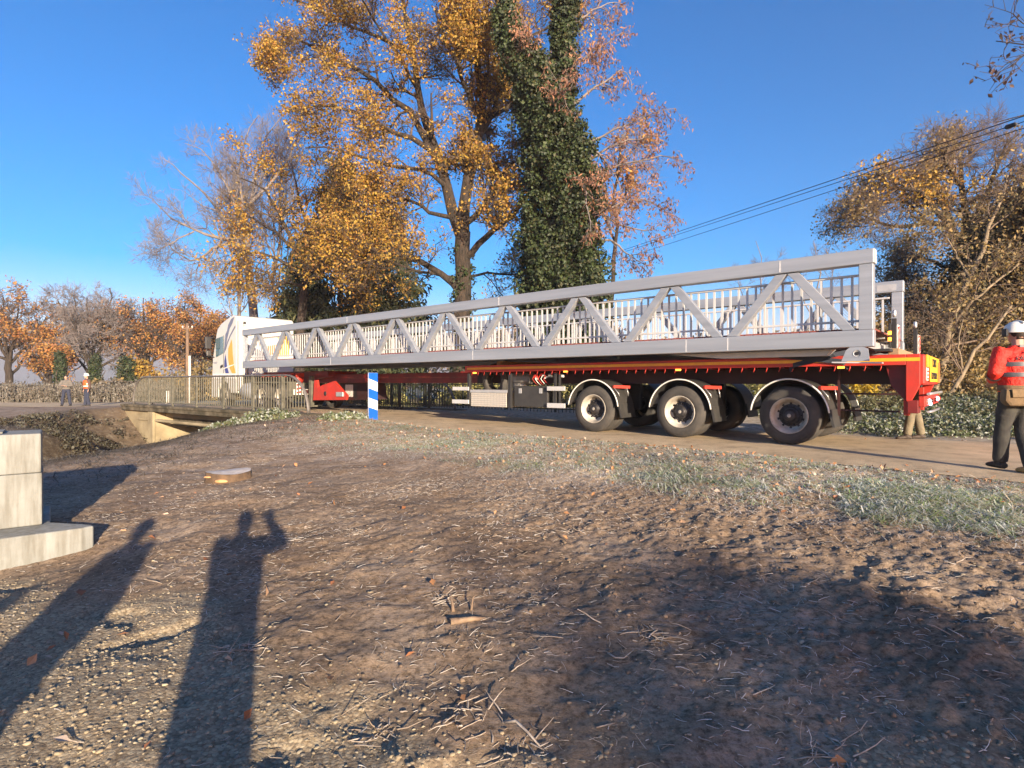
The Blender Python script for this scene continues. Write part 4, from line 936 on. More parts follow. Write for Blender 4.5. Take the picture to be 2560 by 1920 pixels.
root_piece('straight pale root stub standing right of the forked stub', [(1178, 1528, 0), (1180, 1522, 0.03), (1182, 1518, 0.06), (1190, 1515, 0.08)], 0.009, M['rootwood'])
root_piece('long thin frosted root near the bottom edge of the frame', [(1262, 1812, 0.01), (1290, 1820, 0.03), (1320, 1850, 0.03), (1350, 1876, 0.015), (1372, 1862, 0.01)], 0.008, M['root'])
root_piece('curved frosted twig in the shaded soil at lower right', [(1520, 1642, 0.02), (1540, 1652, 0.015), (1560, 1655, 0.015), (1585, 1638, 0.03)], 0.005, M['root'])
# ------------------------------------------------------------------ vegetation tools (numpy)
def nrm(a): return a / (np.linalg.norm(a, axis=-1, keepdims=True) + 1e-9)
def resample(pts, n=10, jit=0.0):
    p = np.array([tuple(q) for q in pts], float)
    if len(p) > 2: p = np.array([tuple(q) for q in catmull([tuple(a) for a in p], 6)])
    d = np.r_[0, np.cumsum(np.linalg.norm(np.diff(p, axis=0), axis=1))]; s = np.linspace(0, d[-1], n)
    o = np.stack([np.interp(s, d, p[:, k]) for k in range(3)], -1)
    if jit: o[1:-1] += rng.normal(0, jit * d[-1], (n - 2, 3))
    return o
def tubes(P, r0, r1, n):
    """P (N,K,3) polylines; r0,r1 (N,) radii at both ends"""
    N, K, _ = P.shape
    t = np.empty_like(P); t[:, 1:-1] = P[:, 2:] - P[:, :-2]; t[:, 0] = P[:, 1] - P[:, 0]; t[:, -1] = P[:, -1] - P[:, -2]; t = nrm(t)
    ref = np.where(np.abs(nrm(P[:, -1] - P[:, 0])[:, 2:3]) > 0.8, np.array([[1.0, 0.1, 0]]), np.array([[0.1, 0, 1.0]]))[:, None, :]
    a = nrm(ref - t * np.sum(ref * t, -1, keepdims=True)); b = np.cross(t, a)
    f = np.linspace(0, 1, K)[None, :, None, None]
    r = r0[:, None, None, None] * (1 - f) + r1[:, None, None, None] * f
    an = 2 * np.pi * np.arange(n) / n
    V = P[:, :, None, :] + r * (a[:, :, None, :] * np.cos(an)[None, None, :, None] + b[:, :, None, :] * np.sin(an)[None, None, :, None])
    base = np.arange(N)[:, None, None] * K * n; i = np.arange(K - 1)[None, :, None] * n; k = np.arange(n)[None, None, :]; k2 = (k + 1) % n
    Fq = np.stack([base + i + k, base + i + k2, base + i + n + k2, base + i + n + k], -1).reshape(-1, 4)
    return V.reshape(-1, 3), Fq
def joined(parts):
    V = []; Fq = []; o = 0
    for v, f in parts: V.append(v); Fq.append(f + o); o += len(v)
    return np.concatenate(V), np.concatenate(Fq)
def spawn(P, r0, r1, k, lo=0.2, ang=(35, 65), lr=(0.35, 0.6), rr=0.55, K=5, wig=0.25, up=0.0, absl=None, hi=1.0):
    """k children on each polyline"""
    N, Kp, _ = P.shape
    L = np.linalg.norm(np.diff(P, axis=1), axis=2).sum(1)
    idx = np.repeat(np.arange(N), k); n = len(idx)
    u = rng.uniform(lo, hi, n); fi = u * (Kp - 1); i0 = np.minimum(fi.astype(int), Kp - 2); fr_ = (fi - i0)[:, None]
    p = P[idx, i0] * (1 - fr_) + P[idx, i0 + 1] * fr_; t = nrm(P[idx, i0 + 1] - P[idx, i0])
    q = rng.normal(size=(n, 3)); q = nrm(q - t * np.sum(q * t, -1, keepdims=True))
    a = np.radians(rng.uniform(*ang, n))[:, None]; d = nrm(t * np.cos(a) + q * np.sin(a))
    ll = (rng.uniform(*absl, n) if absl else L[idx] * rng.uniform(*lr, n)) * (1.15 - 0.55 * u)
    Q = np.empty((n, K, 3)); Q[:, 0] = p
    for j in range(1, K):
        d = nrm(d + rng.normal(0, wig, (n, 3)) + np.array([0, 0, up])); Q[:, j] = Q[:, j - 1] + d * (ll / (K - 1))[:, None]
    rp = r0[idx] * (1 - u) + r1[idx] * u
    return Q, rp * rr, rp * rr * 0.3
def leaves(C, size, aspect=0.6, droop=0.0, out=None, fold=0.25):
    n = len(C); a = rng.normal(size=(n, 3))
    if out is not None: nn_ = nrm(out + 0.6 * rng.normal(size=(n, 3))); a = nrm(a - nn_ * np.sum(a * nn_, -1, keepdims=True))
    a[:, 2] -= droop; a = nrm(a)
    if out is None: nn_ = rng.normal(size=(n, 3))
    b = nrm(np.cross(nn_, a)); c = np.cross(a, b)
    s = (size * rng.uniform(0.6, 1.3, n))[:, None]; w = s * aspect * 0.5
    V = np.stack([C, C + a * s * .5 + b * w + c * w * fold, C + a * s, C + a * s * .5 - b * w + c * w * fold], 1).reshape(-1, 3)
    return V, np.arange(4 * n).reshape(n, 4)
def pick_ends(Q, n, spread, lo=0.3):
    """n points scattered along each polyline"""
    N, K, _ = Q.shape; idx = np.repeat(np.arange(N), n); u = rng.uniform(lo, 1, len(idx)) * (K - 1); i0 = np.minimum(u.astype(int), K - 2); f = (u - i0)[:, None]
    return Q[idx, i0] * (1 - f) + Q[idx, i0 + 1] * f + rng.normal(0, spread, (len(idx), 3))
def make_tree(name, label, cat, base, limbs, bark, twig, leaf=None, lsize=0.16, nl=5, dens=(7, 7, 5), lspread=0.16, up=0.04, wig=0.22, group=None,
              absl=None, lkeep=None, last_sides=3, laspect=0.6, droop=0.15, twr=1.0, lr=(0.3, 0.55), gate=0.42):
    """limbs: list of (points in world space, r0, r1, depth of ramification 1..)"""
    b = Vector(base); o = thing(name, label, cat, b, 0, group); B = np.array(tuple(b))
    LP = np.stack([resample(l[0], 10, 0.008) for l in limbs]) - B
    r0 = np.array([l[1] for l in limbs]); r1 = np.array([l[2] for l in limbs])
    v, f = tubes(LP, r0, r1, 9)
    lm = link('trunk', fast_mesh('trunk', v, f, bark, True), o)
    bear = np.array([len(l) < 4 or l[3] for l in limbs])
    P, a, c = LP[bear], r0[bear], r1[bear]
    parts = []; lst = None
    for lv, k in enumerate(dens):
        Q, qa, qc = spawn(P, a, c, k, lo=0.22 if lv == 0 else 0.12, K=6 if lv == 0 else 4, wig=wig, up=up, lr=lr, rr=0.5 if lv == 0 else 0.6,
                          absl=absl[lv] if absl else None)
        qa = np.maximum(qa, 0.007 * twr); qc = np.maximum(qc, 0.004 * twr)
        parts.append(tubes(Q, qa, qc, 6 if lv == 0 else (4 if lv == 1 else last_sides))); P, a, c = Q, qa, qc
    v, f = joined(parts); br = link('branchwork', fast_mesh('branchwork', v, f, twig, True), o); tag(br, kind='stuff')
    if leaf:
        pe = P[:, -1] + B; g_ = fbm(pe[:, 0] * .75 + pe[:, 2] * .33, pe[:, 2] * .8 + pe[:, 1] * .45, 2, 5); P = P[g_ > gate * .75]
        C = pick_ends(P, nl, lspread, .45)
        if lkeep is not None: C = C[lkeep(C + B)]
        v, f = leaves(C, np.full(len(C), lsize), laspect, droop)
        fo_ = link('foliage', fast_mesh('foliage', v, f, leaf, False), o); tag(fo_, kind='stuff')
    return o
def clumps(centers, radii, per, size, aspect=0.7, droop=0.0, squash=1.0):
    """leaf shells round many small centres: reads as light and dark tufts"""
    C = np.repeat(centers, per, 0); rr_ = np.repeat(radii, per); n = len(C)
    d = nrm(rng.normal(size=(n, 3))); rad = rr_ * rng.uniform(0.55, 1.08, n) 
    p = C + d * rad[:, None] * np.array([1, 1, squash])
    return leaves(p, np.full(n, size), aspect, droop, out=d)
def leafy(name, label, cat, base, V, Fq, m, group=None, stem=None):
    b = np.array(base); o = thing(name, label, cat, base, 0, group)
    l_ = link('foliage', fast_mesh('foliage', V - b, Fq, m, False), o); tag(l_, kind='stuff')
    if stem is not None: link('stem', fast_mesh('stem', stem[0] - b, stem[1], M['twigdark'], True), o)
    return o
def stems_of(c, h, n, r=0.02, sp=0.5):
    P = np.zeros((n, 4, 3)); P[:, 0] = np.array(c) + rng.normal(0, 0.12, (n, 3)) * [1, 1, 0]
    d = nrm(np.c_[rng.normal(0, sp, (n, 2)), np.ones(n)])
    for j in (1, 2, 3): d = nrm(d + rng.normal(0, .12, (n, 3))); P[:, j] = P[:, j - 1] + d * h / 3
    return tubes(P, np.full(n, r), np.full(n, r * .3), 4)
Dp = lambda dx, dy, Y: px(dx * 1.1573, dy * 1.1573, Y)     # coordinates read off the 2212 px wide view

# ------------------------------------------------------------------ the great oak behind the lorry
OY = 30.0
J = lambda: rnd.uniform(-2.2, 2.2)
def limb(pts, y0=0.0, y1=0.0, Y=OY):
    n = len(pts) - 1
    return [Dp(x, y, Y + y0 + (y1 - y0) * i / n) for i, (x, y) in enumerate(pts)]
ob = Dp(997, 850, OY); ob.z = 0.1
oak = [
 ([ob, Dp(998, 640, OY), Dp(1002, 560, OY), Dp(1000, 500, OY)], .52, .40, False),
 (limb([(1000, 510), (1012, 440), (1020, 360), (1035, 270), (1040, 180), (1025, 90), (1030, -30)], 0, 0), .34, .10),
 (limb([(1000, 520), (972, 455), (955, 380), (925, 290), (905, 200), (890, 110), (870, 0)], 0, 1.5), .33, .09),
 (limb([(935, 330), (905, 280), (870, 235), (820, 190), (765, 150), (700, 120), (640, 85), (600, 70)], 0, 2.5), .19, .04),
 (limb([(1075, 160), (1060, 100), (1050, 40), (1060, -30)], 1, 2), .08, .03),
 (limb([(1020, 330), (1050, 260), (1060, 200), (1050, 130)], 0, 1), .09, .03),
 (limb([(1000, 150), (960, 90), (940, 20)], -2, -2), .08, .03),
 (limb([(700, 120), (650, 130), (610, 110)], 2.5, 2.5), .05, .02),
 (limb([(945, 350), (925, 320), (880, 300), (820, 270), (760, 240), (690, 232), (640, 240)], 0, -2), .16, .03),
 (limb([(1010, 480), (1060, 430), (1085, 380), (1110, 350)], 0, -1.0), .17, .07),
 (limb([(1005, 560), (1050, 510), (1100, 470), (1150, 410)], 0, -2.0), .19, .08),
 (limb([(1035, 300), (1065, 230), (1085, 150), (1075, 60), (1080, -40)], 0, 2), .15, .05),
 (limb([(1030, 250), (1000, 170), (985, 90), (990, -20)], 0, -2), .13, .05),
 (limb([(1000, 640), (960, 600), (905, 565), (840, 530), (775, 500), (700, 480)], 0, -1.5), .20, .05),
 (limb([(900, 565), (860, 548), (800, 545), (740, 560), (690, 545)], -1, -2), .10, .03),
 (limb([(980, 600), (930, 590), (880, 580), (830, 560), (790, 570)], 0, -2), .09, .03),
 (limb([(975, 470), (930, 460), (880, 430), (830, 440), (780, 420)], 0, 1), .12, .03),
 (limb([(960, 400), (915, 370), (860, 360), (800, 345), (740, 330), (660, 320)], 0, -2.5), .12, .03),
 (limb([(890, 120), (840, 90), (780, 60), (700, 30), (640, 0), (590, -10)], 1, 3), .11, .03),
 (limb([(900, 190), (860, 120), (800, 30), (760, -40)], 1, -1), .10, .03),
 (limb([(1000, 600), (1060, 590), (1110, 595), (1150, 580)], 0, 1), .08, .03),
 (limb([(1035, 270), (1100, 230), (1150, 200), (1220, 150)], 0, 2), .10, .03),
 (limb([(1040, 180), (1110, 100), (1200, 60), (1290, 30)], 0, 2), .10, .03),
]
make_tree('oak_tree', 'huge orange-leaved oak with forked dark trunk behind the middle of the truss', 'tree', ob, oak, M['bark'], M['twigdark'], M['oakleaf'],
          lsize=0.15, nl=7, gate=.40, lkeep=lambda P: rng.uniform(0, 1, len(P)) < np.clip((P[:, 2] - 3.5) / 7.5, .3, 1), dens=(11, 9, 8), lspread=0.15, up=0.03, absl=[(1.6, 3.6), (0.8, 1.7), (0.4, 0.9)])
o_ = [o for o in S.objects if o.get('label', '').startswith('huge orange-leaved')][0]
n = 60; zz = rng.uniform(1, 8.2, n); a = rng.uniform(0, 6.28, n); cc = np.stack([np.cos(a) * .48, np.sin(a) * .48, zz], -1)
v, f = clumps(cc, rng.uniform(.15, .36, n), 40, .14, .85, .3); tag(link('ivy', fast_mesh('ivy', v, f, M['ivy']), o_), kind='stuff')
# ------------------------------------------------------------------ second oak, lower and to the left
b2 = Dp(640, 850, 34); b2.z = 0.1
oak2 = [([b2, Dp(655, 640, 34), Dp(665, 560, 34)], .30, .22, False)] + [
 (limb(p_, a_, c_, 34), r_, .03) for p_, a_, c_, r_ in (
 ([(665, 570), (690, 480), (720, 390), (760, 320), (800, 280)], 0, 1, .18),
 ([(662, 580), (620, 500), (590, 430), (560, 400), (520, 385)], 0, -1.5, .16),
 ([(660, 600), (600, 560), (550, 545), (500, 560), (480, 590)], 0, -1, .12),
 ([(665, 570), (660, 480), (640, 400), (630, 350)], 0, 1, .14),
 ([(668, 590), (720, 540), (760, 500), (800, 480), (850, 450)], 0, -1, .13),
 ([(640, 540), (590, 500), (540, 470), (490, 460)], 0, 1, .10),
 ([(680, 500), (730, 450), (780, 420)], 0, -2, .1),
 ([(658, 620), (620, 610), (580, 620), (540, 610)], 0, -2, .09),
 ([(660, 610), (700, 600), (740, 610), (770, 600)], 0, -2, .09))]
make_tree('oak_tree', 'smaller golden oak spreading low above the white cab', 'tree', b2, oak2, M['bark'], M['twigdark'], M['oakyellow'],
          lsize=0.16, nl=6, gate=.50, lkeep=lambda P: rng.uniform(0, 1, len(P)) < np.clip((P[:, 2] - 2.5) / 8, .3, 1), dens=(10, 8, 7), lspread=0.17, up=0.02, absl=[(1.5, 3.2), (0.8, 1.6), (0.4, 0.9)])
# ------------------------------------------------------------------ ivy-clad tree
IY = 26.5
ib = Dp(1215, 850, IY); ib.z = 0.1
it = thing('ivy_clad_tree', 'tall tree smothered in dark green ivy right of the great oak', 'tree', ib)
path = [(1215, 850, 85), (1215, 640, 98), (1212, 560, 92), (1215, 480, 84), (1212, 400, 80), (1205, 340, 76), (1190, 280, 68), (1172, 220, 62), (1150, 160, 50), (1118, 110, 36), (1095, 60, 24), (1085, 0, 16), (1080, -30, 14)]
path2 = [(1195, 260, 50), (1205, 190, 36), (1212, 120, 28), (1218, 50, 24), (1222, -30, 20)]
cs = []; rs_ = []
for pa in (path, path2):
    for (x0, y0, r0), (x1, y1, r1) in zip(pa[:-1], pa[1:]):
        n = int(max(8, abs(y1 - y0) * (r0 + r1) / 2 * 0.021))
        for _ in range(n):
            u = rnd.random(); a = rnd.uniform(0, 2 * math.pi); rr_ = (r0 + (r1 - r0) * u) * math.sqrt(rnd.uniform(0.35, 1)) * rnd.uniform(0.7, 1.14)
            x = x0 + (x1 - x0) * u + math.cos(a) * rr_; y = y0 + (y1 - y0) * u
            c = Dp(x, y, IY); c.y += math.sin(a) * rr_ * 1.157 / F_PX * IY; cs.append(tuple(c)); rs_.append(rnd.uniform(0.18, 0.62) * (0.6 + 0.4 * min(1, rr_ / 50)))
cs = np.array(cs); rs_ = np.array(rs_)
v, f = clumps(cs, rs_, 84, 0.155, 0.85, 0.3)
B = np.array(tuple(ib))
fo_ = link('ivy', fast_mesh('ivy', v - B, f, M['ivy']), it); tag(fo_, kind='stuff')
core = MB(); core.tube([Dp(x, y, IY) - ib for x, y, r in path], [r * 0.50 * 1.157 / F_PX * IY for x, y, r in path], 12); core.tube([Dp(x, y, IY) - ib for x, y, r in path2], [r * 0.35 * 1.157 / F_PX * IY for x, y, r in path2], 8)
core.build('trunk', M['bark'], it)
LPs = np.stack([resample(limb(p_, 0, c_, IY), 10, 0.01) for p_, c_ in (
 ([(1230, 330), (1290, 300), (1350, 270), (1420, 240), (1460, 235)], -1), ([(1250, 420), (1310, 370), (1370, 350), (1440, 340), (1480, 350)], -1.5),
 ([(1250, 480), (1310, 450), (1370, 430), (1430, 450), (1450, 470)], 1), ([(1215, 170), (1270, 120), (1320, 90), (1350, 70)], -1),
 ([(1215, 80), (1260, 40), (1310, 10), (1345, 10)], 1), ([(1230, 230), (1290, 190), (1350, 150), (1365, 200)], 0), ([(1270, 530), (1320, 520), (1370, 560), (1410, 575)], 0),
 ([(1180, 200), (1220, 160), (1260, 130), (1285, 130)], -2), ([(1260, 300), (1300, 340), (1330, 380), (1350, 430)], -2), ([(1215, 150), (1150, 100), (1130, 40)], -1.5),
 ([(1250, 360), (1330, 310), (1390, 300), (1450, 290)], 1.0), ([(1260, 440), (1330, 480), (1390, 500), (1430, 480)], -1), ([(1240, 330), (1250, 380), (1270, 440), (1275, 500)], -3), ([(1200, 300), (1190, 250), (1220, 200), (1250, 190)], -3), ([(1270, 500), (1300, 460), (1330, 440)], -2))]) - B
n0 = len(LPs); ra, rb_ = np.full(n0, .07), np.full(n0, .012)
Q1, a1, c1 = spawn(LPs, ra, rb_, 9, lo=.3, K=5, wig=.2, up=-0.02, absl=(0.8, 1.8)); Q2, a2, c2 = spawn(Q1, a1, c1, 7, lo=.15, K=4, wig=.22, up=-.06, absl=(.35, .8))
a1 = np.maximum(a1, .008); c1 = np.maximum(c1, .005); a2 = np.maximum(a2, .006); c2 = np.maximum(c2, .004)
v, f = joined([tubes(LPs, ra, rb_, 6), tubes(Q1, a1, c1, 4), tubes(Q2, a2, c2, 3)])
tag(link('branchwork', fast_mesh('branchwork', v, f, M['twig'], True), it), kind='stuff')
C = pick_ends(Q2, 6, 0.1, .2); v, f = leaves(C, np.full(len(C), .19), .33, 1.4)
tag(link('foliage', fast_mesh('foliage', v, f, M['pinkleaf']), it), kind='stuff')
# leaves of an orange tree behind the ivy, to the right
b3 = Dp(1330, 850, 40); b3.z = 0.1
make_tree('orange_tree', 'slender orange-leaved tree half hidden behind the ivy-clad tree', 'tree', b3, [([b3, Dp(1325, 600, 40), Dp(1330, 450, 40), Dp(1335, 300, 40)], .22, .06)] + [
 (limb(p_, 0, c_, 40), .09, .02) for p_, c_ in (([(1328, 480), (1350, 420), (1370, 350), (1375, 290)], -1), ([(1330, 400), (1340, 330), (1360, 270)], 1), ([(1328, 520), (1300, 450), (1290, 380)], 1), ([(1330, 450), (1370, 420), (1400, 400)], 0))],
 M['bark'], M['twig'], M['rustleaf'], lsize=.24, nl=3, dens=(8, 7, 6), absl=[(1.2, 2.4), (.7, 1.3), (.4, .8)])

# ------------------------------------------------------------------ dark conifers behind the oaks
def conifer(label, dx, top, bot, half, Y, seed, col='fir'):
    b = Dp(dx, 900, Y); b.z = 0; pxm = 1.157 / F_PX * Y; topz = Dp(dx, top, Y).z
    n = 330; u = rng.uniform(0, 1, n) ** 0.8; z = 0.6 + (topz - 0.6) * (1 - u); rad = half * pxm * (0.12 + 0.88 * u) * np.sqrt(rng.uniform(.25, 1, n)) * rng.uniform(.75, 1.12, n)
    a = rng.uniform(0, 2 * np.pi, n); C = np.stack([b.x + np.cos(a) * rad, b.y + np.sin(a) * rad, z - 0.12 * rad], -1)
    v, f = clumps(C, rng.uniform(.45, .95, n), 50, .42, .28, 0.9, 0.7)
    o = thing('conifer_tree', label, 'tree', b); B = np.array(tuple(b))
    tag(link('foliage', fast_mesh('foliage', v - B, f, M[col]), o), kind='stuff')
    MB().tube([(0, 0, 0), (0, 0, topz * .95)], [.3, .04], 8).build('trunk', M['bark'], o)
conifer('dark pointed conifer behind the smaller golden oak', 735, 345, 800, 150, 37, 1)
conifer('broad dark drooping yew between the two oaks', 840, 470, 800, 140, 36, 2)
conifer('low dark conifer behind the roof of the white cab', 660, 520, 800, 100, 38, 3)

# ------------------------------------------------------------------ bare tree and upright poplars on the left of the oak
b4 = Dp(560, 850, 40); b4.z = 0
bare = [([b4, Dp(545, 650, 40), Dp(530, 560, 40)], .36, .26, False)] + [(limb(p_, 0, c_, 40), r_, .02) for p_, c_, r_ in (
 ([(535, 560), (500, 520), (460, 510), (420, 500), (370, 470), (330, 430)], 0, .16), ([(530, 560), (490, 480), (450, 430), (400, 380), (350, 340)], 2, .14),
 ([(530, 560), (510, 450), (480, 380), (440, 330), (400, 310)], -1, .14), ([(535, 550), (540, 440), (560, 360), (580, 290), (620, 240)], 2, .15),
 ([(535, 550), (520, 430), (520, 350), (540, 280), (560, 250)], -1, .13), ([(500, 520), (460, 540), (420, 560), (390, 550), (350, 510)], 1, .10),
 ([(480, 515), (440, 580), (430, 620)], 0, .07), ([(540, 440), (600, 380), (640, 300), (680, 250)], 1, .12), ([(420, 500), (380, 520), (345, 540)], -1, .06))]
make_tree('bare_tree', 'bare grey tree with curling outer twigs against the sky', 'tree', b4, bare, M['twig'], M['twig'], None, dens=(9, 8, 6), up=.10, wig=.2, twr=1.5, absl=[(1.6, 3.2), (.9, 1.7), (.5, 1.0)])
for i, (dx, top, hw, lab) in enumerate(((600, 285, 45, 'upright bare poplar rising behind the golden oak'), (520, 420, 30, 'short upright bare poplar behind the lorry cab'))):
    b5 = Dp(dx, 850, 44 + i); b5.z = 0; Y = 44 + i
    tr_ = [([b5, Dp(dx, 600, Y), Dp(dx, top, Y)], .2, .03)] + [(limb([(dx, y), (dx + s_ * hw * .5, y - 60), (dx + s_ * hw * .8, y - 150), (dx + s_ * hw * .7, max(top + 20, y - 260))], 0, s2, Y), .06, .015) for y, s_, s2 in ((660, 1, 1), (640, -1, -1), (600, 1, -1), (580, -1, 1), (540, .6, 1), (520, -.6, -1), (620, .3, 2), (630, -.3, -2))]
    make_tree('poplar_tree', lab, 'tree', b5, tr_, M['twig'], M['twig'], None, dens=(8, 6, 4), up=.35, wig=.1, twr=1.5, absl=[(1.5, 3), (1, 2), (.6, 1.2)])

# ------------------------------------------------------------------ row of trees far on the left
def round_tree(name, label, dx, top, half, Y, leaf, lsize, seed, dens=(10, 8, 7), nl=4, base_y=None, limbs=9, lean=0.0, bark='bark', trunk=.42):
    b = Dp(dx, 860, Y); b.z = -0.4; pm = 1.157 / F_PX * Y; H_ = Dp(dx, top, Y).z; rr_ = half * pm
    rl = random.Random(seed); L_ = [([b, b + Vector((lean * .3, 0, H_ * .25)), b + Vector((lean * .6, 0, H_ * .42))], trunk, trunk * .6, False)]
    for k in range(limbs):
        a = 2 * math.pi * (k + rl.random() * .6) / limbs; z0 = H_ * rl.uniform(.14, .42); e = rl.uniform(.3, 1.0); s0 = b + Vector((lean * .4, 0, z0))
        zt = H_ * (0.35 + 0.62 * (1 - e ** 2 * .75)) * rl.uniform(.88, 1.0)
        s2 = b + Vector((lean + math.cos(a) * rr_ * e, math.sin(a) * rr_ * e * .8, zt)); s1 = s0.lerp(s2, .5) + Vector((math.cos(a), math.sin(a), .4)) * rr_ * .1
        L_.append(([s0, s1, s2], trunk * .4, .05))
    sc = H_ / 14
    return make_tree(name, label, 'tree', b, L_, M[bark], M['twigdark' if leaf else 'twig'], M[leaf] if leaf else None, lsize=lsize, nl=nl + 1, dens=dens, gate=.5, lspread=.3, up=.06, twr=2.6,
              absl=[(2.2 * sc, 4.2 * sc), (1.1 * sc, 2.1 * sc), (.5 * sc, 1.1 * sc)])
round_tree('oak_tree', 'rust-orange oak at the far left edge beyond the road', 20, 590, 95, 62, 'rustleaf', .26, 1, (8, 7, 6), nl=4)
round_tree('oak_tree', 'lower orange oak standing behind the two distant men', 105, 715, 55, 60, 'rustleaf', .25, 2, (7, 6, 5))
round_tree('bare_tree', 'pale bare tree between the orange oaks on the far left', 200, 588, 105, 64, None, .3, 3, (11, 9, 7), limbs=14)
round_tree('oak_tree', 'tall orange oak left of the utility pole', 315, 600, 80, 66, 'rustleaf', .26, 4, (8, 7, 6), nl=4)
round_tree('oak_tree', 'orange oak right of the utility pole beside the cab', 415, 628, 70, 68, 'rustleaf', .26, 5, (8, 7, 6), nl=4)
round_tree('oak_tree', 'thin russet oak close behind the lorry cab mirror', 470, 660, 45, 72, 'pinkleaf', .34, 6, (8, 6, 5), nl=3)
round_tree('oak_tree', 'low golden tree behind the left end of the old railing', 300, 770, 40, 58, 'oakleaf', .36, 8, (7, 6, 5))
for lab, dx, top, hw, Y in (('small dark green conical bush beyond the railing end', 273, 775, 22, 56), ('ivy-covered trunk below the pale bare tree', 207, 770, 13, 60), ('narrow ivy-covered trunk behind the men', 130, 765, 9, 54)):
    b = Dp(dx, 860, Y); b.z = -0.4; tz_ = Dp(dx, top, Y).z; n = 90; u = rng.uniform(0, 1, n); rad = hw * 1.157 / F_PX * Y * (.35 + .65 * u) * np.sqrt(rng.uniform(.1, 1, n)); a = rng.uniform(0, 6.28, n)
    C = np.stack([b.x + np.cos(a) * rad, b.y + np.sin(a) * rad, tz_ + (-.3 - tz_) * u], -1); v, f = clumps(C, rng.uniform(.25, .5, n), 45, .22, .7)
    leafy('evergreen_bush', lab, 'bush', tuple(b), v, f, M['ivy'], None, stems_of((b.x, b.y, -0.4), tz_ * .8, 3, .08, .05))

# ------------------------------------------------------------------ trees on the right
ry = 24.0
b6 = Dp(2085, 870, ry); b6.z = .2
right = [([b6, Dp(2080, 640, ry), Dp(2075, 540, ry)], .36, .28, False)] + [(limb(p_, 0, c_, ry), r_, .025) for p_, c_, r_ in (
 ([(2075, 545), (2050, 490), (2020, 450), (1975, 410), (1920, 400), (1870, 420)], -1, .18), ([(2078, 560), (2085, 470), (2075, 400), (2080, 330), (2100, 290)], 1, .2),
 ([(2078, 560), (2110, 480), (2140, 400), (2160, 330), (2200, 290)], -1, .18), ([(2050, 490), (2000, 480), (1950, 490), (1890, 480), (1840, 450)], 1, .12),
 ([(2060, 500), (2030, 420), (2010, 360), (1990, 330)], 1, .12), ([(2080, 600), (2030, 570), (1980, 560), (1930, 580)], -1, .1), ([(2080, 600), (2140, 560), (2200, 520), (2260, 500)], 1, .12),
 ([(2070, 620), (2020, 640), (1980, 640), (1940, 650)], 1, .08), ([(2090, 440), (2140, 420), (2190, 430), (2250, 400)], -1, .1), ([(2075, 400), (2040, 350), (2050, 300)], -1, .08),
 ([(2000, 480), (1960, 440), (1900, 440), (1850, 470)], 0, .06), ([(2080, 650), (2040, 690), (1990, 700)], 0, .07))]
make_tree('oak_tree', 'spreading brown oak with thin leaves on the right bank', 'tree', b6, right, M['bark'], M['twigmid'], M['olive'], lsize=.12, nl=2, gate=.52, dens=(13, 11, 8), up=.03, wig=.26, droop=.1,
          absl=[(1.2, 2.6), (.6, 1.3), (.3, .7)])
def patch_leaves():
    cs_ = [];
    for (dx, dy, n) in ((1905, 365, 30), (1945, 380, 30), (2000, 400, 30), (2060, 395, 22), (2125, 400, 15), (2040, 450, 12), (1990, 430, 20), (2150, 480, 14), (1930, 410, 16)):
        for _ in range(n): c = Dp(dx + rnd.gauss(0, 24), dy + rnd.gauss(0, 14), ry + rnd.uniform(-2, 1)); cs_.append(tuple(c))
    return np.array(cs_)
pc = patch_leaves(); v, f = clumps(pc, rng.uniform(.15, .45, len(pc)), 8, .13, .6)
o_ = [o for o in S.objects if o.get('label', '').startswith('spreading brown oak')][0]
tag(link('foliage', fast_mesh('foliage', v - np.array(tuple(b6)), f, M['oakleaf']), o_), kind='stuff')
b7 = Dp(2008, 880, 17.5); b7.z = .15
pale = [([b7, Dp(2030, 790, 17.5), Dp(2062, 700, 17.6), Dp(2085, 620, 17.8), Dp(2112, 560, 18), Dp(2140, 480, 18.2), Dp(2175, 380, 18.4)], .12, .035), ([Dp(2060, 700, 17.6), Dp(2090, 660, 17.2), Dp(2140, 620, 17), Dp(2200, 570, 17)], .05, .02),
        ([Dp(2052, 720, 17.6), Dp(2030, 690, 17.3), Dp(1990, 670, 17.2)], .025, .01), ([Dp(2095, 600, 17.8), Dp(2060, 540, 18.2), Dp(2040, 500, 18.4)], .04, .012), ([Dp(2015, 830, 17.5), Dp(2050, 740, 17.9), Dp(2075, 690, 18)], .05, .02)]
make_tree('leaning_tree', 'pale leaning slender trunk behind the rear of the trailer', 'tree', b7, pale, M['barkpale'], M['twigmid'], M['olive'], lsize=.12, nl=4, dens=(7, 7, 5), absl=[(1.0, 2.2), (.5, 1.1), (.3, .6)])
b8 = Dp(2025, 880, 16.5); b8.z = .15
make_tree('leaning_tree', 'thinner pale trunk slanting right beside the worker in red', 'tree', b8, [([b8, Dp(2080, 800, 16.5), Dp(2140, 720, 16.5), Dp(2185, 660, 16.6)], .07, .03), ([Dp(2080, 800, 16.5), Dp(2070, 740, 16.4), Dp(2080, 690, 16.4)], .03, .012)],
          M['barkpale'], M['twigmid'], None, dens=(6, 5, 4), absl=[(.8, 1.8), (.4, .9), (.3, .5)])
for i, (dx, Y, top, half, lab) in enumerate(((2230, 22, 380, 150, 'dense olive-brown tree at the right edge behind the worker'), (2330, 18, 330, 120, 'brown-leaved tree just outside the right edge'))):
    round_tree('brown_tree', lab, dx, top, half, Y, 'olive', .14, 30 + i, (11, 9, 8), nl=4, limbs=14, trunk=.24)
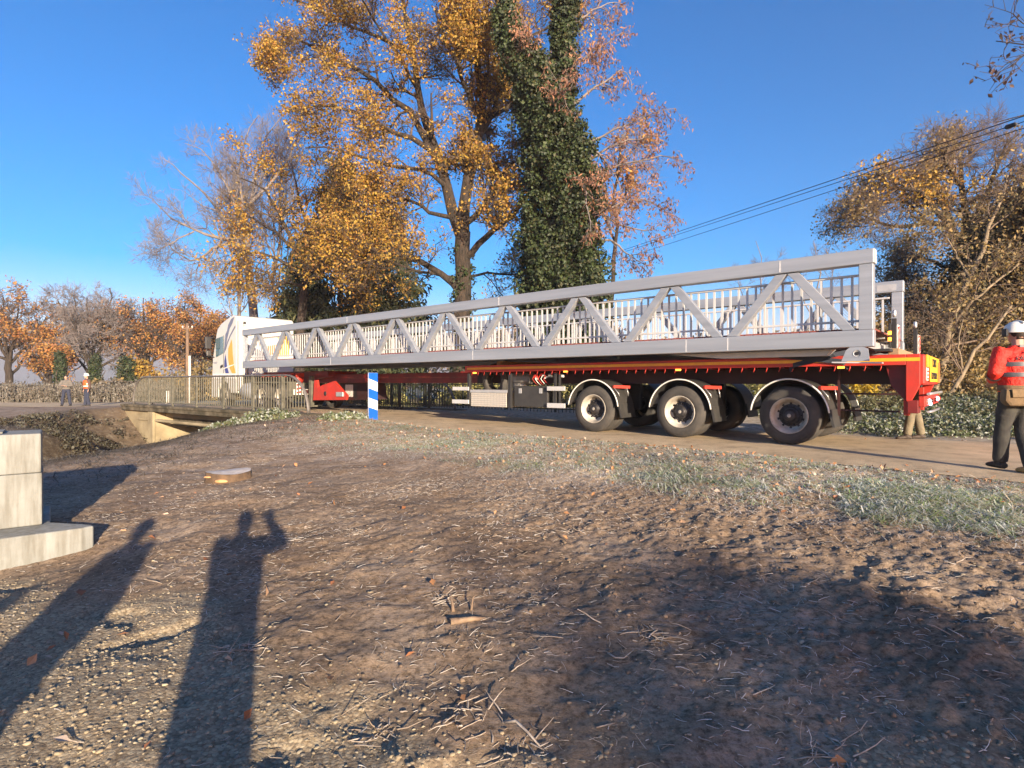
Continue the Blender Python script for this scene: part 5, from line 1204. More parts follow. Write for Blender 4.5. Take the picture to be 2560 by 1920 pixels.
# distant thin tops between truss and sky
for i, (dx, Y, top, lab) in enumerate(((1640, 45, 520, 'thin bare sapling top above the truss'), (1765, 40, 520, 'wispy bare tree left of the spreading brown oak'))):
    b = Dp(dx, 850, Y); b.z = 0
    make_tree('bare_tree', lab, 'tree', b, [([b, Dp(dx, 700, Y), Dp(dx + 5, top + 60, Y), Dp(dx - 8, top, Y)], .12, .02), (limb([(dx, 680), (dx + 30, 620), (dx + 38, 560)], 0, 1, Y), .05, .015), (limb([(dx, 700), (dx - 35, 640), (dx - 50, 585)], 0, 1, Y), .05, .015)],
              M['twig'], M['twig'], None, dens=(7, 5, 4), up=.2, twr=1.4, absl=[(.8, 2.0), (.5, 1.1), (.3, .6)])
# overhanging branch, top right
b9 = Vector((14.5, 9.5, 0.2))
make_tree('overhanging_tree', 'branch with dark withered leaves reaching in at the top right corner', 'tree', b9, [([b9, Vector((14.2, 9.6, 4)), Vector((13.6, 9.8, 8.5))], .25, .14, False),
    ([Vector((14.0, 9.7, 6)), Dp(2300, 140, 10), Dp(2240, 110, 10), Dp(2190, 95, 10), Dp(2150, 90, 10)], .05, .008), ([Vector((14.2, 9.7, 5)), Dp(2330, 260, 9.6), Dp(2260, 240, 9.6), Dp(2200, 255, 9.6), Dp(2150, 265, 9.6)], .04, .008),
    ([Dp(2240, 110, 10), Dp(2190, 130, 10), Dp(2160, 150, 10)], .015, .006), ([Dp(2270, 100, 10), Dp(2220, 60, 10), Dp(2190, 35, 10)], .02, .006)],
    M['bark'], M['twigdark'], M['darkleaf'], lsize=.09, nl=2, dens=(6, 4), wig=.2, lspread=.03, droop=1.0, absl=[(.4, 1.0), (.2, .4)])

# ------------------------------------------------------------------ undergrowth
def thicket(name, label, cat, cx, cy, rx, ry_, h, n, per, lsz, m, z0=None, stems=10, squash=.8, group=None, rad=(.12, .32)):
    a = rng.uniform(0, 2 * np.pi, n); q = np.sqrt(rng.uniform(0, 1, n)); X = cx + rx * q * np.cos(a); Y = cy + ry_ * q * np.sin(a)
    Z = H(X, Y, False) + h * rng.uniform(.02, 1, n) * (1 - .6 * q ** 2)
    v, f = clumps(np.stack([X, Y, Z], -1), rng.uniform(*rad, n), per, lsz, .6, 0.1, squash)
    base = (cx, cy, float(H(np.array([cx]), np.array([cy]), False)[0]))
    return leafy(name, label, cat, base, v, f, m, group, stems_of(base, h, stems, .015, .5) if stems else None)
for i, (dx, Y, w_, h, m_, lab) in enumerate(((1880, 15.2, 1.6, .38, 'bramble', 'green bramble mound under the rear overhang of the trailer'), (1990, 15.8, 1.7, .42, 'bramble', 'bramble mound behind the legs of the hidden worker'),
        (2090, 14.6, 1.5, .3, 'frostleaf', 'frosted low bramble between the two workers'), (2160, 15.5, 1.8, .45, 'bramble', 'green bramble left of the worker in red'), (1900, 13.6, 1.6, .2, 'frostleaf', 'frosted weeds at the far road edge under the trailer tail'),
        (2040, 12.6, 1.6, .18, 'frostleaf', 'frosted weeds at the road edge behind the boots of the hidden worker'), (2140, 12.2, 1.3, .18, 'frostleaf', 'frosted weeds on the bank left of the worker in red'), (1720, 16.5, 1.8, .6, 'frostleaf', 'frosted weeds behind the second trailer axle'),
        (2260, 13.0, 1.6, .35, 'bramble', 'bramble behind the worker in red'))):
    c = Dp(dx, 900, Y); thicket('bramble_patch', lab, 'bramble', c.x, c.y, w_, w_ * .7, h, 150, 34, .075, M[m_])
c = Dp(1862, 850, 17.0); thicket('yellow_shrub', 'small bright yellow-leaved shrub beside the rear trailer wheel', 'shrub', c.x, c.y, .32, .3, 1.15, 40, 22, .12, M['yleaf'], stems=5)
for i, (dx, Y, w_, h, lab) in enumerate(((1960, 18.5, 2.2, 2.4, 'olive undergrowth behind the trailer tail'), (2100, 18.6, 2.4, 2.8, 'olive-brown thicket between the leaning trunks'), (2200, 18.2, 2.4, 3.6, 'yellowish thicket behind the white helmet'), (2330, 18, 2.5, 6.5, 'tall dark thicket at the right edge'))):
    c = Dp(dx, 900, Y); thicket('thicket', lab, 'thicket', c.x, c.y, w_, w_ * .8, h, 150, 20, .12, M['olive'], stems=40, rad=(.2, .5))
c = Dp(2165, 800, 18.5); thicket('yellow_shrub', 'yellow-leaved bush left of the white helmet', 'shrub', c.x, c.y, .8, .6, 2.9, 30, 20, .14, M['yleaf'], stems=6)
# dense wood behind on the right so that the crowns close
for i, (dx, Y) in enumerate(((2000, 34), (2120, 36), (2250, 33))):
    c = Dp(dx, 850, Y); thicket('thicket', ('brown wood edge far behind the trailer tail', 'brown wood edge far behind the leaning trunks', 'brown wood edge far behind the worker in red')[i], 'thicket', c.x, c.y, 4, 2.5, 7.5 + i, 260, 30, .3, M['olive'], stems=60, rad=(.4, .9))
# hedge behind the garden fence, split bush by bush
fx = Wp(5, 5.5, 0)
for i, t in enumerate(np.arange(4.0, 30, 2.3)):
    p = Wp(t, 9.3 + .3 * math.sin(i * 2.1), 0); side = ('right of the rear axle', 'between the rear and middle axles', 'behind the middle axle', 'right of the front axle', 'behind the right-hand side guard rails', 'behind the black storage box', 'behind the tread-plate box', 'left of the tread-plate box', 'below the middle of the extension beam', 'right of the striped sign', 'directly behind the striped sign', 'left of the striped sign')[min(i, 11)]
    thicket('hedge_bush', 'yellow-green hedge bush %s' % side, 'hedge', p.x, p.y, 1.6, 1.0, 1.9 + .3 * math.sin(i * 1.7), 100, 26, .14, M['hedge'], stems=8, rad=(.2, .42), group='hedge bushes behind the dark fence')
fe = thing('garden_fence', 'dark vertical bar fence along the far side of the road behind the trailer', 'fence', Wp(0, 6.0, -.05), LRZ)
pal = MB().box(-.009, .009, -.009, .009, 0, 1.15).mesh('fence_bar', M['fence'])
t = 6.5
while t < 25: link('fence_bar', pal, fe, (-t, 0, 0)); t += .16
for z_ in (.15, 1.02): MB().box(-25, -6.4, .014, .045, z_, z_ + .04).build('fence_rail', M['fence'], fe)
t = 6.5
while t < 25: MB().box(-t - .03, -t + .03, .05, .11, -.1, 1.2).build('fence_post', M['fence'], fe); t += 2.34
# low far woodland closing the horizon behind the truss
n = 900; X = rng.uniform(-75, 110, n); Yv = rng.uniform(118, 135, n); Zv = rng.uniform(0, 1, n) * (9 + 8 * fbm(X * .06, X * 0, 3, 91))
v, f = clumps(np.stack([X, Yv, Zv - .5], -1), rng.uniform(1.0, 2.2, n), 34, .8, .7, 0.1); o = link('far_woodland', fast_mesh('far_woodland', v, f, M['hazeleaf'])); tag(o, 'low brown woodland along the horizon beyond the field', 'woodland', None, 'stuff')
# distant dead weeds, left
for i, (x0, x1) in enumerate(((0, 90), (90, 180), (180, 270), (270, 350))):
    n = 2300; X = rng.uniform(x0 - 20, x1 + 20, n); Yv = rng.uniform(38.5, 47, n); P = np.stack([(X * 1.157 - 1280) / F_PX * Yv, Yv, np.full(n, -.32)], -1)
    hgt = rng.uniform(.5, 1.2, n) * (.35 + 1.3 * fbm(P[:, 0] * .5, P[:, 1] * .5, 3, 77)); K = np.zeros((n, 3, 3)); K[:, 0] = P; K[:, 1] = P + np.c_[rng.normal(0, .08, (n, 2)), hgt * .5]; K[:, 2] = K[:, 1] + np.c_[rng.normal(0, .15, (n, 2)), hgt * .5]
    v, f = tubes(K, np.full(n, .02), np.full(n, .008), 3); C = pick_ends(K, 4, .12, .2); v2, f2 = leaves(C, np.full(len(C), .22), .4)
    v, f = joined([(v, f), (v2, f2)]); b = ((x0 + x1) / 2 * 1.157 - 1280) / F_PX * 42, 42, -.3
    o = link('dead_weeds', fast_mesh('dead_weeds', v - np.array(b), f, M['deadweed']), None, b); tag(o, ('frosted dead weeds at the far left edge beyond the road', 'frosted dead weeds behind the two distant men', 'frosted dead weeds between the men and the railing', 'frosted dead weeds behind the left end of the railing')[i], 'weeds', None, 'stuff')
for i, (dx, Y, w_, h, lab) in enumerate(((300, 43, 3, 2.0, 'grey-green bush behind the left end of the railing'), (230, 46, 2.5, 1.6, 'dark bush right of the two distant men'), (380, 46, 3.5, 2.6, 'brown bush behind the utility pole'), (450, 44, 3, 3, 'brown bush behind the lorry cab'))):
    c = Dp(dx, 850, Y); thicket('bush', lab, 'bush', c.x, c.y, w_, 1.5, h, 80, 30, .28, M['deadweed' if i == 0 else 'olive'], stems=20, rad=(.3, .6))

# ------------------------------------------------------------------ poles and cables
up_ = thing('utility_pole', 'brown wooden utility pole with pale lower post left of the cab', 'pole', Dp(405, 880, 36).xy.to_3d() + Vector((0, 0, -.35)))
pt = Dp(405, 698, 36).z + .35
MB().tube([(0, 0, 0), (0, 0, pt)], [.12, .085], 10).build('pole_shaft', M['pole'], up_)
MB().tube([(.17, -.05, 0), (.17, -.05, pt * .6)], .07, 8).build('pale_post', M['polewhite'], up_)
MB().beam((-.35, 0, pt - .35), (.35, 0, pt - .35), .06, .08).build('crossarm', M['pole'], up_)
for dx in (-.3, 0.05, .3): MB().lathe([(0, 0), (.03, 0), (.05, .06), (.03, .12), (0, .14)], (dx, 0, pt - .3), 'z', 8).build('insulator', M['polewhite'], up_)
for k, dx in enumerate((359.5, 365)):
    p = Dp(dx, 876, 33); o = MB().tube([(0, 0, 0), (0, 0, .85)], .05, 8).build('bollard', M['polewhite'], None, 0, (p.x, p.y, -.27)); tag(o, ('short white post seen through the railing, left of a pair', 'short white post seen through the railing, right of a pair')[k], 'post')
A = Vector((5.6, 35, 8.7)); Bv = Vector((11.5, 12.9, 7.0))
wp = thing('utility_pole', 'tall wooden pole carrying the overhead cables behind the ivy', 'pole', (A + (Bv - A) * -.9).xy.to_3d())
MB().tube([(0, 0, 0), (0, 0, 10.35)], [.14, .09], 8).build('pole_shaft', M['pole'], wp)
wq = thing('utility_pole', 'wooden pole outside the right edge carrying the cables', 'pole', (A + (Bv - A) * 1.7).xy.to_3d())
MB().tube([(0, 0, 0), (0, 0, 6.3)], [.14, .09], 8).build('pole_shaft', M['pole'], wq)
for k, (dz, dx, lab) in enumerate(((.06, 0, 'uppermost thin overhead cable'), (-.05, .05, 'overhead cable just under the uppermost one'), (-.42, .1, 'lowest overhead cable, sagging apart from the other two'))):
    pts = []
    for s_ in np.linspace(-.9, 1.7, 24):
        p = A + (Bv - A) * s_; e = (s_ + .9) * (1.7 - s_) / 1.69
        pts.append(p + Vector((dx, 0, (dz if k < 2 else -.05 - .36 * e * (1 - .55 * max(0, min(1, s_))) ))))
    o = MB().tube(pts, .012 if k == 0 else .010, 5).build('overhead_cable', M['wire']); tag(o, lab, 'cable')
p = Dp(2169, 277, 12.95); q = Dp(2195, 268, 12.6); o = MB().tube([p, p.lerp(q, .2), p.lerp(q, .8), q], [.02, .055, .05, .02], 8).build('cable_splice', M['wire']); tag(o, 'thick black splice sleeve on the overhead cables near the right edge', 'cable splice')

# ------------------------------------------------------------------ ground scatter
def on_ground(X, Y, dz=0.0): return np.stack([X, Y, H(X, Y) + dz], -1)
def blades(X, Y, n_per, L, wd, m, name, label, cat, spread=.05, lay=.9):
    print(name, len(X) * n_per); n = len(X) * n_per; x = np.repeat(X, n_per) + rng.normal(0, spread, n); y = np.repeat(Y, n_per) + rng.normal(0, spread, n)
    B0 = on_ground(x, y, -.004); a = rng.uniform(0, 2 * np.pi, n); l_ = L * rng.uniform(.4, 1.3, n)
    out = np.stack([np.cos(a), np.sin(a), np.zeros(n)], -1); el = rng.uniform(.15, 1.2, n) * lay; side = np.stack([-np.sin(a), np.cos(a), np.zeros(n)], -1) * (wd * rng.uniform(.6, 1.3, n))[:, None]
    p1 = B0 + (out * np.cos(el)[:, None] * .5 + np.array([0, 0, 1]) * np.sin(el)[:, None] * .6) * l_[:, None]
    p2 = p1 + (out * .5 + np.array([0, 0, 1]) * (np.sin(el) * .15 - .16)[:, None]) * l_[:, None]
    V = np.stack([B0 - side, B0 + side, p1 + side * .8, p1 - side * .8, p2 + side * .15, p2 - side * .15], 1).reshape(-1, 3)
    b = np.arange(n)[:, None] * 6; Fq = np.concatenate([b + np.array([[0, 1, 2, 3]]), b + np.array([[3, 2, 4, 5]])])
    o = link(name, fast_mesh(name, V, Fq, m)); return tag(o, label, cat, None, 'stuff')
def sample(n, f, x0=-14, x1=12, y0=2, y1=20):
    X = rng.uniform(x0, x1, n); Y = rng.uniform(y0, y1, n); k = rng.uniform(0, 1, n) < f(X, Y); return X[k], Y[k]
def verge_d(X, Y):
    D, T = DT(X, Y); w = D - 10.53; e = near_edge(T)
    band = sm(6.0, 7.0, D + 1.5 * (fbm(X * .8, Y * .8, 3, 21) - .45)) * (w < e - .02) * sm(12.5, 9, T)
    return band * (0.22 + .78 * sm(.42, .56, fbm(X * 1.5, Y * 1.5, 3, 31)))
X, Y = sample(60000, verge_d, -8, 9, 3, 17); print('tufts', len(X)); blades(X, Y, 12, .12, .004, M['grass'], 'grass', 'frosted green grass tufts along the near road edge', 'grass', .06, .42)
X, Y = sample(240000, lambda X, Y: sm(5.2, 6.4, DT(X, Y)[0] + 1.2 * (fbm(X, Y, 3, 41) - .45)) * (DT(X, Y)[0] - 10.53 < near_edge(DT(X, Y)[1])) * sm(15, 10, DT(X, Y)[1]) * .5, -8, 9, 3, 17)
blades(X, Y, 2, .11, .003, M['straw'], 'dead_grass', 'pale dead grass stalks mixed into the verge', 'grass', .04, .3)
X, Y = sample(17000, lambda X, Y: sm(5.9, 6.5, DT(X, Y)[0]) * sm(8.0, 7.2, DT(X, Y)[0]) * sm(1.2, 3.2, X) * sm(.42, .58, fbm(X * 1.1, Y * 1.1, 3, 33)), 1, 9, 3, 8)
blades(X, Y, 16, .19, .0045, M['grass'], 'grass_clumps', 'long arched frosted grass clumps at the right end of the verge', 'grass', .07, .5)
# frosted plants beside the old bridge and on the stream banks
X, Y = sample(120000, lambda X, Y: sm(6.2, 7.6, DT(X, Y)[0] + 1.2 * (fbm(X, Y, 3, 43) - .45)) * (DT(X, Y)[0] - 10.53 < near_edge(DT(X, Y)[1]) + .05) * sm(14, 9, DT(X, Y)[1]) * .8, -8, 9, 3, 17)
blades(X, Y, 2, .055, .0028, M['grass'], 'frost_turf', 'short frosted turf matted with litter beside the road', 'grass', .05, .5)
for dx, dy, Y, w_, h, lab in ((500, 925, 16.2, .9, .32, 'frosted green plants on the mound below the bridge railing'), (580, 912, 16.2, .9, .30, 'frosted green plants below the right end of the bridge'), (740, 905, 14.8, .6, .16, 'small frosted plants left of the striped sign'), (440, 950, 15.2, .8, .2, 'low frosted plants at the edge of the stream mound')):
    c = Dp(dx, dy, Y); thicket('frosted_plants', lab, 'plants', c.x, c.y, w_, w_ * .5, h, 80, 26, .085, M['frostleaf'], stems=0, rad=(.06, .16))
X, Y = sample(16000, lambda X, Y: sm(8.6, 5.0, poly_dist(X, Y, stream)) * sm(1.0, 2.0, poly_dist(X, Y, stream)) * .8, -24, -4, 7, 26)
blades(X, Y, 5, .22, .005, M['deadweed'], 'bank_weeds', 'tangled frosted weeds on the banks of the stream', 'weeds', .09, .5)
X, Y = sample(16000, lambda X, Y: sm(8.0, 5.0, poly_dist(X, Y, stream)) * sm(1.0, 2.0, poly_dist(X, Y, stream)) * (X < -10) * sm(.42, .55, fbm(X * .7, Y * .7, 3, 55)), -24, -6, 9, 26)
v, f = clumps(on_ground(X, Y, .08), rng.uniform(.08, .22, len(X)), 13, .10, .6, 0, .6); o = link('bank_plants', fast_mesh('bank_plants', v, f, M['bankleaf'])); tag(o, 'dark frosted ground plants on the far stream bank', 'plants', None, 'stuff')
# fine pale stalks and rootlets in the soil
def stalks(X, Y, L, r, m, name, label, cat):
    n = len(X); P = on_ground(X, Y, .004); a = rng.uniform(0, 2 * np.pi, n); l_ = L * rng.uniform(.3, 1.5, n); K = np.zeros((n, 4, 3)); K[:, 0] = P; d = np.c_[np.cos(a), np.sin(a), rng.uniform(-.05, .45, n)]
    for j in (1, 2, 3): d = nrm(d + rng.normal(0, .3, (n, 3)) * [1, 1, .45] - [0, 0, .08]); K[:, j] = K[:, j - 1] + d * (l_ / 3)[:, None]
    v, f = tubes(K, r * rng.uniform(.5, 1.4, n), r * rng.uniform(.2, .7, n), 4); o = link(name, fast_mesh(name, v, f, m, True)); return tag(o, label, cat, None, 'stuff')
soil_d = lambda X, Y: (1 - gravel_mask(X, Y) * .75) * (DT(X, Y)[0] - 10.53 < near_edge(DT(X, Y)[1])) * (0.25 + sm(.42, .6, fbm(X * 1.1, Y * 1.1, 3, 61))) * sm(16, 3, np.hypot(X, Y))
X, Y = sample(40000, soil_d, -7, 8, 2, 14); print('rootlets', len(X)); stalks(X, Y, .06, .0018, M['straw'], 'rootlets', 'fine pale rootlets strewn over the bare soil', 'roots')
X, Y = sample(700, soil_d, -5, 6, 2, 9); stalks(X, Y, .12, .0036, M['root'], 'twigs', 'frosted twigs scattered over the bare soil', 'twigs')
X, Y = sample(60000, lambda X, Y: soil_d(X, Y) * sm(4.5, 7, Y + .0 * X), -9, 8, 4, 16); print('fs', len(X)); blades(X, Y, 2, .09, .003, M['straw'], 'frost_stalks', 'short frosted stalks lying on the soil towards the road', 'stalks', .05, .25)
def cluster(pts, n, s, L, r, m, name, label, cat):
    X = []; Y = []
    for (a, b_) in pts:
        x, y, z = ground_pt(a, b_); X.append(rng.normal(x, s, n)); Y.append(rng.normal(y, s * .7, n))
    return stalks(np.concatenate(X), np.concatenate(Y), L, r, m, name, label, cat)
cluster([(600, 1628), (950, 1840), (1290, 1870), (1090, 1500), (1640, 1600), (2080, 1880), (1180, 1790), (1440, 1330), (900, 1330)], 26, .07, .11, .0038, M['root'], 'root_tangle', 'tangles of frosted roots on the soil', 'roots')
# stones, clods and leaves
IC = MB().ball((0, 0, 0), 1, 6); icv = np.array(IC.v); tri = [f_ if len(f_) == 4 else (f_[0], f_[1], f_[2], f_[2]) for f_ in IC.f]; icf = np.array(tri)
def lumps(X, Y, s0, s1, m, name, label, cat, flat=.55, sink=.35, pw=2.0):
    n = len(X); s = s0 + (s1 - s0) * rng.uniform(0, 1, n) ** pw; P = on_ground(X, Y); sc = np.stack([s * rng.uniform(.8, 1.3, n), s * rng.uniform(.7, 1.1, n), s * flat * rng.uniform(.7, 1.2, n)], -1); a = rng.uniform(0, 6.28, n)
    v = icv[None] * sc[:, None]; v = v * (1 + .22 * rng.normal(size=(n, len(icv), 1))); c, s_ = np.cos(a)[:, None], np.sin(a)[:, None]
    V = np.stack([v[..., 0] * c - v[..., 1] * s_, v[..., 0] * s_ + v[..., 1] * c, v[..., 2]], -1) + P[:, None] + np.array([0, 0, 1]) * (sc[:, 2] * (1 - 2 * sink) * .6)[:, None, None]
    me = bpy.data.meshes.new(name); k = len(icv); fa = (np.arange(n)[:, None, None] * k + icf[None]).reshape(-1, 4)
    q = fa[fa[:, 2] != fa[:, 3]]; t3 = fa[fa[:, 2] == fa[:, 3]][:, :3]
    me.vertices.add(n * k); me.vertices.foreach_set('co', V.astype(np.float32).ravel()); me.loops.add(q.size + t3.size); me.loops.foreach_set('vertex_index', np.concatenate([q.ravel(), t3.ravel()]).astype(np.int32))
    me.polygons.add(len(q) + len(t3)); me.polygons.foreach_set('loop_start', np.concatenate([np.arange(len(q)) * 4, q.size + np.arange(len(t3)) * 3]).astype(np.int32)); me.polygons.foreach_set('loop_total', np.concatenate([np.full(len(q), 4), np.full(len(t3), 3)]).astype(np.int32))
    me.update(calc_edges=True); me.materials.append(m); me.polygons.foreach_set('use_smooth', np.ones(len(me.polygons), dtype=bool))
    o = link(name, me); return tag(o, label, cat, None, 'stuff')
X, Y = sample(60000, lambda X, Y: gravel_mask(X, Y) * sm(6.5, 3.0, Y), -7, 5, 1.9, 6.5); lumps(X[:17000], Y[:17000], .003, .014, M['stone'], 'gravel', 'rounded pebbles of the gravel track in the lower foreground', 'gravel', pw=3)
X, Y = sample(1500, lambda X, Y: sm(7, 3.0, Y) * .6, -6, 6, 1.9, 7); lumps(X, Y, .008, .022, M['stone'], 'stray_pebbles', 'single pebbles lying loose on the brown soil', 'pebbles', pw=2.5)
X, Y = sample(26000, lambda X, Y: (1 - gravel_mask(X, Y)) * (0.12 + .88 * sm(-.5, 3.2, X + .4 * (Y - 4))) * sm(10, 5, Y) * (DT(X, Y)[0] < 7.5), -6, 8, 1.9, 9.5); lumps(X[:15000], Y[:15000], .004, .019, M['clod'], 'soil_clods', 'crumbly brown clods of frozen soil', 'soil', .75, .62, 2.5)
def fallen(X, Y, size, m, name, label, cat):
    C = on_ground(X, Y, .012); n = len(C); out = np.tile(np.array([[0, 0, 1.0]]), (n, 1)); v, f = leaves(C, np.full(n, size), .62, 0, out, .35); o = link(name, fast_mesh(name, v, f, m)); return tag(o, label, cat, None, 'stuff')
X, Y = sample(26000, lambda X, Y: sm(6.0, 8.2, DT(X, Y)[0] + .8 * (fbm(X * 1.3, Y * 1.3, 2, 71) - .4)) * (DT(X, Y)[0] - 10.53 < near_edge(DT(X, Y)[1]) + .12) * sm(15, 11, DT(X, Y)[1]) * .62, -10, 9, 3, 18)
print('litter', len(X)); fallen(X, Y, .06, M['litter'], 'leaf_litter', 'brown and orange oak leaves lying in the frosted verge', 'leaves')
X, Y = sample(260, lambda X, Y: (DT(X, Y)[0] < 7) * 0.8, -6, 7, 2, 10); fallen(X, Y, .07, M['litter'], 'scattered_leaves', 'single pale oak leaves scattered over the bare soil', 'leaves')
X, Y = sample(900, lambda X, Y: road_mask(X, Y) * sm(14, 6, DT(X, Y)[1]) * .5, -8, 10, 5, 20); fallen(X, Y, .05, M['litter'], 'road_leaves', 'few small leaves blown on to the road', 'leaves')
# ------------------------------------------------------------------ people
def remesh(o, vox, smooth=4):
    r = o.modifiers.new('fuse', 'REMESH'); r.mode = 'VOXEL'; r.voxel_size = vox; r.use_smooth_shade = True
    if smooth: s_ = o.modifiers.new('relax', 'SMOOTH'); s_.iterations = smooth; s_.factor = .5
    return o
BASE = dict(pelvis=(0, 0, .95), waist=(0, .0, 1.07), chest=(0, .01, 1.30), neck=(0, .0, 1.48), head=(0, .03, 1.635),
            hipL=(-.09, 0, .92), kneeL=(-.10, .02, .50), ankL=(-.10, -.03, .09), hipR=(.09, 0, .92), kneeR=(.10, .02, .50), ankR=(.10, -.03, .09),
            shL=(-.185, 0, 1.42), elL=(-.245, -.03, 1.14), wrL=(-.25, .05, .90), shR=(.185, 0, 1.42), elR=(.245, -.03, 1.14), wrR=(.25, .05, .90))
def hand(mb, w, d, s=1.0, side=1):
    """palm and five bent fingers leaving the wrist w in direction d"""
    w = Vector(w); d = Vector(d).normalized(); a = d.cross(Vector((0, 0, 1)));  a = a.normalized() if a.length > .1 else Vector((1, 0, 0)); n = a.cross(d)
    mb.tube([w - d * .02, w + d * .02, w + d * .06, w + d * .095], [(.022, .026), (.02, .034), (.017, .042), (.013, .038)], 10, ref=tuple(n))
    for k, (off_, l_) in enumerate(((-.031, .062), (-.010, .075), (.011, .070), (.031, .052))):
        p = w + d * .085 + a * off_; q = p + d * l_ * .5 - n * .006; e = q + d * l_ * .38 - n * .022
        mb.tube([p - d * .02, p, q, e], [.0095, .0098, .0088, .0065], 7)
    p = w + d * .03 - a * .035 * side; mb.tube([p + a * .015 * side, p - a * .012 * side + d * .025, p - a * .018 * side + d * .055 - n * .012], [.012, .011, .008], 7)
def person(label, loc, rz, pose=None, h=1.78, top='jacket', topm='hivis', legm='darkcloth', bootm='boot', hat='helmet', vox=.014, bulk=1.0, extra=None, stripes=True):
    J_ = {k: Vector(v) for k, v in BASE.items()}
    for k, v in (pose or {}).items(): J_[k] = Vector(v)
    o = thing('person', label, 'person', loc, rz); o.scale = (h / 1.78,) * 3
    b = MB()
    b.tube([J_['pelvis'] - Vector((0, 0, .06)), J_['pelvis'], J_['waist'], J_['chest'], J_['chest'].lerp(J_['neck'], .75)], [(.10, .14), (.11, .15), (.10, .13), (.11, .16), (.07, .13)], 14, ref=(0, 1, 0))
    hd = J_['head']; b.tube([J_['neck'] - Vector((0, 0, .06)), J_['neck'], hd - Vector((0, .02, .05))], [.062, .056, .058], 10)
    b.ball(hd, (.077, .098, .115), 16); b.ball(hd + Vector((0, .03, -.06)), (.058, .062, .055), 12)
    b.ball(hd + Vector((0, .098, -.012)), (.013, .02, .022), 8); b.ball(hd + Vector((0, .09, -.05)), (.026, .012, .008), 8)
    for s_ in (-1, 1):
        b.ball(hd + Vector((.078 * s_, 0, -.01)), (.012, .022, .032), 8); b.ball(hd + Vector((.03 * s_, .084, .018)), (.014, .01, .009), 6)
    for s_ in 'LR':
        b.tube([J_['hip' + s_] + Vector((0, 0, .04)), J_['hip' + s_].lerp(J_['knee' + s_], .3), J_['knee' + s_], J_['knee' + s_].lerp(J_['ank' + s_], .35), J_['ank' + s_]], [.085, .08, .055, .055, .038], 12)
        b.tube([J_['sh' + s_] + (J_['chest'] - J_['sh' + s_]) * .25, J_['sh' + s_], J_['el' + s_], J_['el' + s_].lerp(J_['wr' + s_], .3), J_['wr' + s_]], [.055, .055, .042, .04, .026], 10)
        hand(b, J_['wr' + s_], J_['wr' + s_] - J_['el' + s_], side=1 if s_ == 'R' else -1)
        b.ball(J_['ank' + s_] + Vector((0, .06, -.05)), (.04, .12, .035), 10)
    remesh(b.build('body', M['skin'], o), max(.008, vox * .7), 2)
    hh_ = MB().ball(hd + Vector((0, -.012, .02)), (.083, .10, .105), 14); hh_.tube([hd + Vector((0, -.06, 0)), hd + Vector((0, -.062, -.07))], [(.03, .055), (.022, .045)], 10, ref=(0, 1, 0)); hh_.build('hair', M['hair'], o)
    # trousers
    t_ = MB(); k_ = 1.0
    t_.tube([J_['pelvis'] - Vector((0, 0, .08)), J_['pelvis'], J_['pelvis'] + Vector((0, 0, .12))], [(.115, .165), (.125, .172), (.115, .155)], 14, ref=(0, 1, 0))
    for s_ in 'LR':
        hp, kn, an = J_['hip' + s_], J_['knee' + s_], J_['ank' + s_]
        t_.tube([hp + Vector((0, 0, .03)), hp.lerp(kn, .3), hp.lerp(kn, .7), kn, kn.lerp(an, .3), kn.lerp(an, .6), kn.lerp(an, .85), an + Vector((0, 0, .0))], [.105, .10, .086, .078, .084, .078, .08, .074], 14)
        t_.ball(hp.lerp(kn, .55) + Vector((.055 if s_ == 'R' else -.055, 0, 0)), (.045, .07, .095), 8)
    remesh(t_.build('trousers', M[legm], o), vox, 3)
    # jacket with sleeves
    j_ = MB(); B_ = bulk
    if top != 'none':
        j_.tube([J_['pelvis'] + Vector((0, 0, .0)), J_['waist'] - Vector((0, 0, .02)), J_['waist'].lerp(J_['chest'], .4), J_['chest'], J_['chest'].lerp(J_['neck'], .45), J_['chest'].lerp(J_['neck'], .8), J_['neck'] + Vector((0, 0, .02))],
                [(.135 * B_, .185 * B_), (.135 * B_, .175 * B_), (.15 * B_, .19 * B_), (.15 * B_, .205 * B_), (.135, .19), (.095, .14), (.075, .085)], 18, ref=(0, 1, 0))
        for s_ in 'LR':
            sh, el, wr = J_['sh' + s_], J_['el' + s_], J_['wr' + s_]
            j_.tube([sh + (J_['chest'] - sh) * .3, sh, sh.lerp(el, .4), el, el.lerp(wr, .25), el.lerp(wr, .6), el.lerp(wr, .94)], [.075 * B_, .082 * B_, .074 * B_, .064 * B_, .064 * B_, .055 * B_, .045], 12)
        jo = remesh(j_.build('jacket', M[topm], o), vox, 3)
        if stripes:
            for z_ in (J_['waist'].z + .085, J_['waist'].z + .205):
                c = J_['waist'].lerp(J_['chest'], (z_ - J_['waist'].z) / (J_['chest'].z - J_['waist'].z)); mbs = MB()
                mbs.tube([c - Vector((0, 0, .026)), c + Vector((0, 0, .026))], [(.155 * B_, .205 * B_)] * 2, 28, ref=(0, 1, 0), caps=False); mbs.build('reflective_band', M['reflect'], o)
            for s_ in 'LR':
                el, wr = J_['el' + s_], J_['wr' + s_]; sh = J_['sh' + s_]; c = el.lerp(wr, .18) if s_ == 'L' else el.lerp(wr, .18); d = (wr - el).normalized()
                MB().tube([c - d * .026, c + d * .026], [.068 * B_] * 2, 16, caps=False).build('reflective_band', M['reflect'], o)
